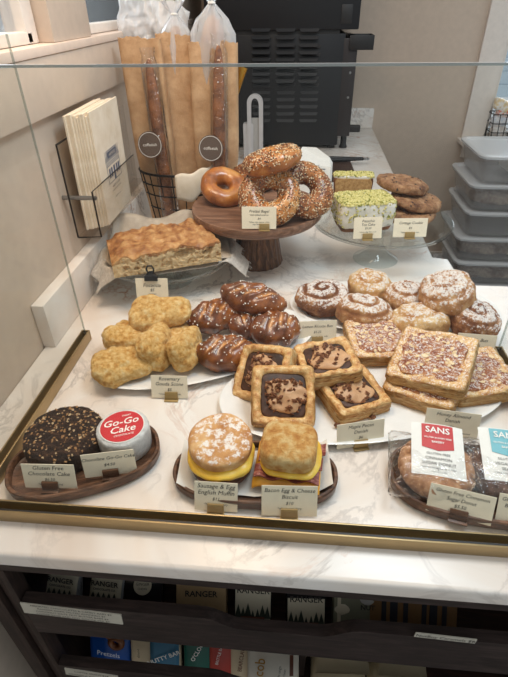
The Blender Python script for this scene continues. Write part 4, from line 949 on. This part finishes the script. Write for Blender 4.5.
q1 = aty(243, 68, 1.72).z/math.cos(R(22))
MB().rings([sq_ring(.014*s, .007*s, 4, z, 24, lambda x, y, z_: (.12*noise.noise((x*90, z_*60, 2)), 0)) for s, z in ((.6, .004), (1, .02), (1, q1*.5), (1.1, q1-.03), (1.2, q1))]).build('foil', plain('gold_foil', (206, 158, 62), .25, .9), gp, 30)

# ------------------------------------------------------------------ acrylic holder with flat paper bags on the left wall
hd = thing('acrylic_bag_holder', 'clear acrylic holder with dark edges fixed to the left wall', 'bag holder', (-0.56, 1.12, .165))
mb = MB(); mb.box((.0025, .24, .115), (.003, .50, .23)); mb.build('back_sheet', 'acrylic', hd, 0)
MB().box((.062, .17, .060), (.003, .345, .115)).build('front_sheet', 'acrylic', hd, 0)
MB().box((.032, .24, .0015), (.060, .50, .003)).build('floor_sheet', 'acrylic', hd, 0)
mb = MB(); e = .0022
mb.tube([(.004, -.01, .002), (.004, -.01, .228)], e, 6); mb.tube([(.004, -.01, .228), (.004, .06, .230)], e, 6); mb.tube([(.004, -.01, .002), (.062, -.002, .002), (.062, -.002, .118)], e, 6); mb.tube([(.062, -.002, .118), (.062, .342, .118)], .0012, 6)
mb.build('dark_edges', 'wire', hd, 40)
mb = MB(); mb.tube([(-.0195, .006, .100), (.066, .006, .100)], .0055, 12); mb.build('standoff', 'steel', hd)
for k in range(9):
    X = .010+.0056*k; rng = random.Random(k)
    bg_ = thing('paper_bag', ('flat cream paper bag printed with a shopfront at the front of its holder' if k == 8 else 'plain flat cream paper bag stacked inside the acrylic holder'), 'paper bag', (-0.56+X, 1.265+.004*k-rng.uniform(0, .006), .1685), (R(1.0), R(1.2), 0), 'flat paper bags in the holder')
    hh = .278+rng.uniform(-.006, .004)
    MB().box((0, 0, hh/2), (.0052, .205, hh), .0012).build('folded_bag', 'kraft_cream', bg_, 0)
    if k == 8:
        T = Matrix.Translation((.0030, 0, 0)) @ Matrix.Rotation(R(90), 4, 'Z') @ Matrix.Rotation(R(90), 4, 'X')
        lg = MB(); lg.X = T; bx = lambda cx, cy, sx, sy: lg.box((cx, cy, 0), (sx, sy, .0003))
        for q in range(7): bx(0, .1505+.004*q, .112-.006*q, .0016)
        for q in range(-6, 7): bx(q*.0085, .163, .0010, .026)
        bx(0, .163, .066, .0135)
        for q in range(3): bx(0, .1455-.004*q, .104, .0015)
        for q in (-.034, -.018, .022, .038): bx(q, .118, .011, .024)
        bx(.002, .113, .013, .036); bx(-.05, .118, .002, .046); bx(.05, .118, .002, .046); bx(0, .094, .104, .0015)
        lo = lg.build('shopfront_print', 'blue_ink', bg_, 0)
        words(lo, [('AAMILNE', .0115, 0, .163)], 'kraft_cream', T @ Matrix.Translation((0, 0, .0007)))
        words(bg_, [('BAKERY & CAFE', .0085, 0, .082), ('DOWNTOWN CORNER', .0062, 0, .071), ('fresh baked daily', .0062, 0, .052)], 'blue_ink', T @ Matrix.Translation((0, 0, .0003)))

# ------------------------------------------------------------------ oven and things near it
OY = 2.70
ov = thing('oven', 'large black oven with louvred back panels on the marble counter', 'oven', (0, OY, 0))
OX0, OX1 = -.47, .20
MB().box(((OX0+OX1)/2, .26, .272), (OX1-OX0, .50, .505), .006).build('lower_body', 'oven', ov)
MB().box((.225, .24, .285), (.070, .46, .44), .004).build('side_panel', 'oven_side', ov)
MB().box(((OX0+.255)/2, .25, .80), (.255-OX0, .52, .52), .006).build('upper_body', 'oven', ov)
MB().box((-.14, .24, .532), (.62, .46, .02)).build('spacer', 'black', ov, 0)
mb = MB()
for dx, dy, sx, sy in ((.275, -.005, .115, .006), (.275, .12, .115, .006), (.3295, .055, .006, .12), (.222, .055, .006, .12)): mb.box((dx, dy, .487), (sx, sy, .060), .002)
mb.box((.275, .058, .460), (.110, .12, .006)); mb.build('bracket', 'black', ov)
for xx, yy in ((-.42, .05), (.17, .05), (-.42, .46), (.17, .46), (.235, .05)): mb = MB(); mb.lathe([(.02, 0), (.022, .004), (.016, .02), (.016, .066)], 20, (xx, yy, 0)); mb.build('foot', 'black', ov)
def louvres(cx, w_, z0, n, dz, y):
    mb = MB()
    for k in range(n):
        z = z0-k*dz
        mb.rings([[(cx-w_/2+.004*0, y, z+.007), (cx-w_/2, y-.0005, z+.007), (cx-w_/2+.008, y-.009, z-.006), (cx-w_/2+.008, y, z-.008)], [(cx+w_/2, y, z+.007), (cx+w_/2, y-.0005, z+.007), (cx+w_/2-.008, y-.009, z-.006), (cx+w_/2-.008, y, z-.008)]])
    return mb.build('louvre_bank', 'oven', ov, 30)
def ox(px, py): return aty(px, py, OY)
for c, w_ in ((261, .096), (286, .096), (310, .096)):
    q = ox(c, 80); top = ox(c, 47).z; bot = ox(c, 121).z
    louvres(q.x, w_, top, 11, (top-bot)/10.0, .010)
    louvres(ox(c, 20).x, w_, ox(c, 31).z+.004, 8, .0305, -.010)
lb = MB(); a = ox(349, 14); lb.box((a.x-.01, -.0115, a.z), (.05, .003, .075), .001); lb.build('rating_plate', 'black', ov)
for zz in (.36, .25): mb = MB(); mb.X = Matrix.Translation((.235, .008, zz)) @ Matrix.Rotation(R(90), 4, 'X'); mb.lathe([(.001, 0), (.006, 0), (.005, .003), (.001, .004)], 16); mb.build('screw', 'steel', ov)
MB().box((.285, .03, .10), (.06, .03, .035), .008).build('latch', 'black', ov)
# grey loop handle, tongs, board, printed bag
p = at(258, 152, 0)
t = thing('scoop_holder', 'pale grey plastic upright with a loop top behind the bagels', 'container', (p.x, p.y-.15, 0))
def arch(w_, h_, r): return [(-w_/2, 0), (w_/2, 0)] + [(w_/2*math.cos(a), h_-w_/2+w_/2*math.sin(a)) for a in [PI*k/12 for k in range(13)]]
def slab(poly, hole, y0, y1):
    mb = MB(); n = len(poly)
    mb.rings([[(x, y0, z) for x, z in poly], [(x, y1, z) for x, z in poly], [(x, y1, z) for x, z in hole], [(x, y0, z) for x, z in hole]], loop=True); return mb
A1 = arch(.075, .30, 0); A2 = [(x*.5, .03+(z)*.84) for x, z in A1]
slab(A1, A2, -.012, .012).build('loop', 'grey_plastic', t, 50)
MB().box((-.035, .02, .085), (.05, .05, .17), .008).build('body', 'grey_plastic', t)
MB().box((0, .005, .10), (.05, .006, .19), .002).build('recess_panel', 'bin', t)
p = at(346, 170, 0); t = thing('cutting_board', 'dark wooden board on the counter before the oven', 'board', (p.x-.05, p.y-.02, 0), R(2))
MB().box((0, 0, .009), (.16, .34, .018), .004).build('board', 'board_wood', t)
bpos = (p.x-.05, p.y-.02)
t = thing('tongs', 'black serving tongs lying across the dark wooden board', 'tongs', (bpos[0], bpos[1]+.10, .0185), R(4))
for s_ in (-1, 1):
    MB().tube([(-.14, s_*.028, .008), (-.04, s_*.020, .010), (.06, s_*.010, .010), (.135, s_*.004, .010)], lambda q: .010-.003*q, 10).build('arm', 'black', t)
mb = MB(); mb.torus((.150, 0, .010), .012, .004, nu=24, nv=10); mb.build('ring', 'steel', t)
p = at(312, 186, 0); t = thing('paper_bag', 'small white printed paper bag standing behind the bagel stand', 'paper bag', (p.x+.0, p.y-.12, 0), (0, 0, R(-10)))
mb = MB(); Ht = .160
mb.rings([[(x*k+(.0 if z < .1 else .0), y*k2+sh, z+dz*(1 if x > 0 else 0)) for x, y in ((-.07, -.035), (.02, -.037), (.07, -.035), (.07, .035), (0, .036), (-.07, .035))] for k, k2, z, sh, dz in ((1, 1, 0, 0, 0), (1, 1, .08, 0, 0), (.98, .85, .135, .008, -.01), (.80, .12, Ht+.02, .03, -.035))])
mb.build('body', 'white_card', t, 20)
T = Matrix.Translation((-.0, -.0385, 0)) @ FACE_Y; lg = MB(); lg.X = T
for q in (-.035, -.015, .012, .034): lg.box((q, .095, 0), (.012, .026, .0004))
lg.box((0, .118, 0), (.10, .004, .0004)); lo = lg.build('shopfront_print', 'blue_ink', t, 0)
words(t, [('AAMILNE', .013, 0, .128)], 'blue_ink', Matrix.Translation((0, -.0375, 0)) @ FACE_Y)

# ------------------------------------------------------------------ window basket, storage boxes
t = thing('wire_basket', 'dark wire basket of wrapped snacks on the back window sill', 'basket', (1.272, WY-.055, wz0))
mb = MB()
rect = lambda k, z: [(-.15*k, -.06*k, z), (.15*k, -.06*k, z), (.15*k, .06*k, z), (-.15*k, .06*k, z)]
for k, z in ((.86, .004), (.91, .05), (.955, .10), (1, .15)): mb.tube([Vector(a) for a in rect(k, z)], .003, 6, True)
for i in range(9):
    x = -.15+.0375*i
    for s_ in (-1, 1): mb.tube([(x*.86, s_*.06*.86, .004), (x, s_*.06, .15)], .0026, 5)
mb.tube([(-.129, .0, .004), (-.15, 0, .15)], .0018, 5); mb.tube([(.129, .0, .004), (.15, 0, .15)], .0018, 5); mb.tube([(-.129, 0, .004), (.129, 0, .004)], .0018, 5)
mb.build('wire_frame', 'wire', t, 60)
for k, (x, z, c, lab) in enumerate(((-.095, .11, (206, 208, 218), 'pale grey snack packet at the left of the window basket'), (-.075, .155, (206, 120, 96), 'red and white snack packet heaped in the window basket'), (-.085, .055, (220, 206, 196), 'cream snack packet low in the window basket'), (.03, .09, (186, 120, 90), 'orange brown snack packet in the window basket'), (.10, .12, (222, 224, 228), 'white snack packet at the right of the window basket'), (-.10, .19, (222, 196, 150), 'yellowish snack packet topmost at the left of the window basket'))):
    m = MB(); m.X = Matrix.Rotation(R(25*((k % 3)-1)), 4, 'Y'); m.blob((0, 0, 0), (.048, .030, .036), 3, .010, 24, k, 26, 16)
    tag(m.build('snack_packet', rich('packet_%d' % k, [(.35, c), (.55, (236, 232, 228)), (.7, c)], 22, 3, .35, .6, 30), None, 60, (1.272+x, WY-.055, wz0+z)), lab, 'snack packet', 'packets in the window basket')
MT['tub'] = clear('tub', (0.9, 0.89, 0.88), rough=.25, gain=1.0, haze=.13)
MT['lid'] = clear('lid', (0.9, 0.9, 0.92), rough=.15, gain=1.6, haze=.46)
MT['tub_food'] = rich('tub_food', [(.3, (120, 86, 66)), (.7, (206, 186, 168))], 20, 4, .8, .4)
bx0, by0, bw, bd, pit = .915, 2.60, .66, .46, .148
for k in range(6):
    z = FL+.045+k*pit-.012; dx = (.0, .012, -.008, .008, -.004, .014)[k]; topmost = k == 5
    lab = ('clear plastic storage box at the bottom of its stack', 'clear plastic storage box second from the bottom of its stack', 'clear plastic storage box third from the bottom of its stack', 'clear plastic storage box third from the top of its stack', 'clear plastic storage box second from the top of its stack', 'clear plastic storage box lying topmost on its stack')[k]
    t = thing('storage_box', lab, 'storage box', (bx0+bw/2+dx, by0+bd/2, z), 0, 'stacked storage boxes')
    hx_, hy_ = bw/2, bd/2; hb = pit-.022
    MB().rings([sq_ring(hx_+o, hy_+o, 12, zz, 64) for o, zz in ((-.045, 0), (-.038, .006), (-.014, hb-.012), (-.004, hb-.010), (-.004, hb), (-.018, hb), (-.042, .010), (-.20, .010))]).build('tub', 'tub', t, 40)
    MB().rings([sq_ring(hx_+o, hy_+o, 12, zz, 64) for o, zz in ((-.020, hb+.001), (.0, hb+.001), (.002, hb+.012), (-.004, hb+.016), (-.022, hb+.016), (-.030, hb+.0065), (-.20, hb+.0065))]).build('lid', 'lid', t, 40)
    if k in (0, 1, 2, 4): MB().blob((-.02, 0, .045), (hx_-.07, hy_-.06, .033), 5, .012, 18, k, 40, 16).build('contents', 'tub_food', t, 180)
    elif k == 5: MB().box((0.05, -.04, .06), (.36, .24, .07), .01).build('contents', 'white_card', t)
t = thing('dolly', 'low dark wheeled dolly under the stacked storage boxes', 'dolly', (bx0+bw/2, by0+bd/2, FL))
MB().box((0, 0, .024), (.60, .40, .014), .004).build('deck', 'black', t)
for sx in (-.25, .25):
    for sy in (-.16, .16): mb = MB(); mb.X = Matrix.Translation((sx, sy, .0088)) @ Matrix.Rotation(R(90), 4, 'Y'); mb.lathe([(.001, -.01), (.0085, -.01), (.0085, .01), (.001, .01)], 16); mb.build('wheel', 'black', t)
#@@SHELF
# ------------------------------------------------------------------ goods on the cabinet shelves
Z1, Z2 = -.2775, -.6195
def col(name, c, rough=.5): 
    if name not in MT: MT[name] = plain(name, c, rough)
    return name
def pouch(name, label, cat, px, py, Y, z, w_, h, mats, rz=0, th=.03, lean=0, group=None, sx=None):
    """a sealed pouch standing on a shelf; mats = list of (material, from, to) bands along the width"""
    p = aty(px, py, Y); t = thing(name, label, cat, (p.x, Y, z+abs(math.sin(R(lean)))*th*.5), (R(lean), 0, R(rz)), group)
    def ring(zz, f, k): return [(x*w_/2*f, y*th/2*k, zz) for x, y in [((math.cos(a))*(abs(math.cos(a))**6+abs(math.sin(a))**6)**(-1/6), math.sin(a)*(1-.25*abs(math.cos(a)))) for a in [2*PI*i/40 for i in range(40)]]]
    MB().rings([ring(0, .90, 1), ring(.004, .96, 1.1), ring(h*.3, 1, 1.15), ring(h*.7, 1, .8), ring(h*.88, .99, .35), ring(h*.90, .99, .12), ring(h, .99, .10)]).build('pouch', mats[0][0], t, 40)
    for m, u0, u1, v0, v1 in mats[1:]:
        yf = lambda q: -(th/2)*(1.17-.1*q if q < .3 else 1.15-.85*(q-.3)/.4*.45 if q < .7 else .82-(q-.7)/.2*.65 if q < .9 else .16)-.0025
        MB().sheet(lambda u, v: Vector(((u0+(u1-u0)*u-.5)*w_*.985, yf(v0+(v1-v0)*v), (v0+(v1-v0)*v)*h)), 6, 14, .0006, Vector((0, -1, 0))).build('printed_band', m, t, 180)
    return t
def front_words(t, lines, y, mat='ink', tilt=0, **k):
    return words(t, lines, mat, Matrix.Translation((0, y, 0)) @ Matrix.Rotation(R(-tilt), 4, 'X') @ FACE_Y, **k)
def carton(label, px, py, Y, w_, h, d, mat, rz, lines=(), extra=None, wm='ink', z=Z1, name='chocolate_box', cat='box', lean=-35):
    p = aty(px, py, Y); t = thing(name, label, cat, (p.x, Y+d/2, z+abs(math.sin(R(lean)))*d*.5), (R(lean), 0, R(rz)), 'boxed sweets on the upper shelf')
    MB().box((0, 0, h/2), (w_, d, h), .0015).build('carton', mat, t, 0)
    if extra: extra(t, w_, h, d)
    if lines: front_words(t, lines, -d/2-.0014, wm, weight=.03)
    return t
col('silver_film', (150, 152, 156), .3); col('cream_label', (204, 194, 172)); col('black_film', (34, 32, 34), .25); col('forest', (58, 66, 56)); col('brown_label', (110, 62, 44)); col('kraft_box', (168, 140, 104))
def rangerlabel(t, w_, h, d):
    MB().box((0, -d/2-.0006, h*.46), (w_*.93, .0012, h*.84)).build('label', 'cream_label', t, 0)
    def tree(mb, x, z0, s): mb.rings([[(x-.008*s, -d/2-.0016, z0), (x+.008*s, -d/2-.0016, z0), (x, -d/2-.0016, z0+.03*s)], [(x-.008*s, -d/2-.0021, z0), (x+.008*s, -d/2-.0021, z0), (x, -d/2-.0021, z0+.03*s)]])
    mb = MB()
    for k in range(7): tree(mb, w_*(-.38+.127*k), h*.28, (1.0, .8, 1.1, .6, .7, 1.0, .9)[k]*h/.1)
    mb.build('pine_print', 'forest', t, 0)
    MB().box((0, -d/2-.0022, h*.24), (w_*.62, .0012, h*.16), .0004).build('brown_panel', 'brown_label', t, 0)
    front_words(t, [('HAZELNUT', w_*.075, 0, h*.26), ('DARK CHOCOLATE', w_*.05, 0, h*.20)], -d/2-.0032, 'white_ink')
# two silver pouches with cream header
for px, py, w_, lab, rz in ((53, 588, .062, 'silver sweets pouch at the left end of the upper shelf', -4), (98, 590, .062, 'silver sweets pouch second from the left on the upper shelf', -2)):
    t = pouch('sweets_pouch', lab, 'sweets pouch', px, py, .404, Z1, w_, .090, [('silver_film',), ('cream_label', .02, .98, .44, .86)], rz, .030, -34, 'pouches on the upper shelf')
    front_words(t, [('RANGER', w_*.21, 0, .069), ('CHOCOLATE CO', w_*.085, 0, .059)], -.0225, 'ink', 0, weight=.04)
    pc_ = MB()
    for k in range(5): x = -.02+.01*k; pc_.rings([[(x-.005, -.0236, .042), (x+.005, -.0236, .042), (x, -.0236, .055)], [(x-.005, -.0240, .042), (x+.005, -.0240, .042), (x, -.0240, .055)]])
    pc_.build('pine_print', 'forest', t, 0)
t = pouch('sweets_bag', 'black shiny sweets bag with a round cream label on the upper shelf', 'sweets bag', 136, 592, .410, Z1, .078, .086, [('black_film',)], 3, .034, -34, 'pouches on the upper shelf')
mb = MB(); mb.X = Matrix.Translation((.004, -.0155, .062)) @ Matrix.Rotation(R(78), 4, 'X'); mb.lathe([(.001, 0), (.0165, 0), (.0165, .001), (.001, .001)], 32); sl = mb.build('round_label', 'cream_label', t, 0)
words(sl, [('GINGER', .007, 0, .002), ('CHEWS', .005, 0, -.006)], 'ink', mb.X @ Matrix.Translation((0, 0, .0014)))
carton('flat kraft sweets carton lying left of the scooped opening', 195, 596, .392, .090, .074, .04, 'kraft_box', 3, [('RANGER', .0150, 0, .054)])
carton('tall illustrated chocolate carton in the scooped opening', 251, 602, .392, .068, .082, .030, 'black_film', 2, [('RANGER', .0150, 0, .0715)], rangerlabel, 'ink')
carton('illustrated chocolate carton just right of the scooped opening', 309, 604, .392, .070, .074, .03, 'black_film', 3, [('RANGER', .0150, 0, .0635)], rangerlabel, 'ink')
def camo(t, w_, h, d):
    rng = random.Random(2); mb = MB()
    for k in range(3): MB().blob((rng.uniform(-.028, .028), -d/2, h*rng.uniform(.55, .9)), (.014, .0015, .009), 2, .002, 60, k, 18, 10).build('printed_leaf', ('forest', 'cream_label', 'bin')[k], t)
    MB().box((-w_*.38, -d/2-.0006, h*.5), (.006, .0012, h)).build('printed_stripe', 'cream_label', t, 0); MB().box((w_*.40, -d/2-.0006, h*.5), (.008, .0012, h)).build('printed_stripe', 'cream_label', t, 0)
col('leafy', (122, 122, 104)); col('amber_box', (124, 92, 58)); col('dark_band', (44, 44, 52))
carton('leaf patterned carton between the illustrated and amber ones', 364, 606, .394, .080, .086, .03, 'leafy', 2, [('NUTS', .012, .022, .055)], camo)
def bands(t, w_, h, d):
    for k, x in enumerate((-.22, -.02, .22)): MB().box((w_*x, -d/2-.0006, h*.5), (.008+.005*(k == 1), .0012, h)).build('printed_band', 'dark_band', t, 0)
carton('amber carton with dark bands right of the leaf patterned one', 406, 608, .394, .085, .088, .03, 'amber_box', 1, (), bands)
carton('amber carton at the right end of the upper shelf', 449, 612, .394, .078, .088, .03, 'amber_box', 0, (), bands)
# lower shelf
col('pretzel_blue', (26, 78, 156), .35); col('oat', (206, 186, 154)); col('teal_blue', (34, 108, 142), .4); col('bottle_green', (22, 92, 78), .4); col('brick', (176, 56, 44), .4); col('milk', (214, 206, 192)); col('coffee_tan', (188, 172, 140), .55)
t = pouch('pretzel_bag', 'blue pretzel bag at the left end of the lower shelf', 'snack bag', 106, 648, .445, Z2, .098, .185, [('pretzel_blue',)], -4, .05, -22, 'bags on the lower shelf')
mb = MB()
for q, (cx_, cz_) in enumerate(((.012, .118), (.022, .092), (-.010, .140))): mb.torus((cx_, -.026, cz_), .013, .007, .0012, 60, q, 24, 12, rot=(R(90), 0, 0))
mb.build('pretzel_print', 'bagel_dark', t, 180); front_words(t, [('Pretzels', .017, .006, .064)], -.0335, 'white_ink')
t = pouch('granola_bag', 'cream and teal granola bag leaning on the lower shelf', 'snack bag', 150, 652, .425, Z2, .112, .185, [('oat',), ('teal_blue', .42, 1.0, .02, .98)], 4, .045, -24, 'bags on the lower shelf')
front_words(t, [('NUTTY BAR', .0145, .022, .085, .4)], -.0295, 'white_ink', 0, weight=.03); front_words(t, [('almond', .008, -.034, .095, 1.57)], -.0285, 'ink')
t = pouch('snack_pouch', 'dark green snack pouch on the lower shelf beside the red one', 'snack bag', 194, 656, .43, Z2, .062, .182, [('bottle_green',)], 3, .035, -24, 'bags on the lower shelf')
front_words(t, [("O'CLOCK", .0135, .004, .100, 1.1)], -.0225, 'white_ink', 0, weight=.03)
t = pouch('snack_pouch', 'brick red snack pouch on the lower shelf', 'snack bag', 219, 657, .428, Z2, .056, .180, [('brick',)], 2, .032, -24, 'bags on the lower shelf')
front_words(t, [('BRITTLE BAR', .0095, -.004, .098, 1.35)], -.0215, 'white_ink')
t = pouch('snack_pouch', 'cream snack pouch with vertical writing on the lower shelf', 'snack bag', 239, 658, .424, Z2, .046, .178, [('oat',)], 2, .030, -24, 'bags on the lower shelf')
front_words(t, [('BEARCLAW', .0125, .002, .096, 1.45)], -.0205, 'brown_label', 0, weight=.02)
t = pouch('coffee_bag', 'off white coffee bag with gold writing on the lower shelf', 'coffee bag', 274, 660, .41, Z2, .112, .185, [('milk',)], 4, .05, -26, 'bags on the lower shelf')
front_words(t, [('Jacob', .030, -.030, .100, 1.45)], -.0365, 'gold_ink', 0, weight=.02); front_words(t, [('single origin', .008, .012, .095, 1.45), ('whole bean', .008, .022, .088, 1.45)], -.0365, 'ink')
MB().box((.038, -.036, .115), (.008, .001, .05)).build('printed_stripe', 'brown_label', t, 0)
def flatbag(px, Y, z, w_, d, h, rz, label, seed):
    p = aty(px, 650, Y); t = thing('coffee_bag', label, 'coffee bag', (p.x, Y+d/2, z), R(rz), 'tan coffee bags lying on the lower shelf')
    mb = MB()
    mb.rings([[(x*w_/2*f, -d/2+d*q, h/2+s_*h/2*f2) for x, s_ in ((-1, -.4), (-.85, -1), (0, -1.06), (.85, -1), (1, -.4), (1, .4), (.85, 1), (0, 1.06), (-.85, 1), (-1, .4))] for q, f, f2 in ((0, 1.0, .12), (.05, 1.0, .2), (.09, 1, .7), (.2, 1, 1), (.85, 1, 1), (.95, .98, .6), (1, .95, .2))])
    mb.build('bag', 'coffee_tan', t, 50)
    m = MB(); m.X = Matrix.Translation((0, -d/2+d*.12, h*.97)) @ Matrix.Rotation(R(40), 4, 'X'); m.lathe([(.001, 0), (.0055, 0), (.0055, .001), (.001, .001)], 20); m.build('round_valve', 'gold_ink', t, 0)
nm = ('topmost', 'in the middle', 'at the bottom')
for k in range(3):
    flatbag(345+2*k, .425-.008*k, Z2+.003+.0515*(2-k), .112, .20, .0485, 3-2*k, 'tan coffee bag lying %s of the left stack on the lower shelf' % nm[k], k)
for k in range(3):
    flatbag(412+2*k, .43-.008*k, Z2+.003+.0500*(2-k), .100, .20, .0465, 2-2*k, 'tan coffee bag lying %s of the right stack on the lower shelf' % nm[k], k+4)
flatbag(300, .475, Z2+.0005, .04, .16, .17, 0, 'tan coffee bag standing behind the off white one on the lower shelf', 9)
bpy.context.view_layer.update()
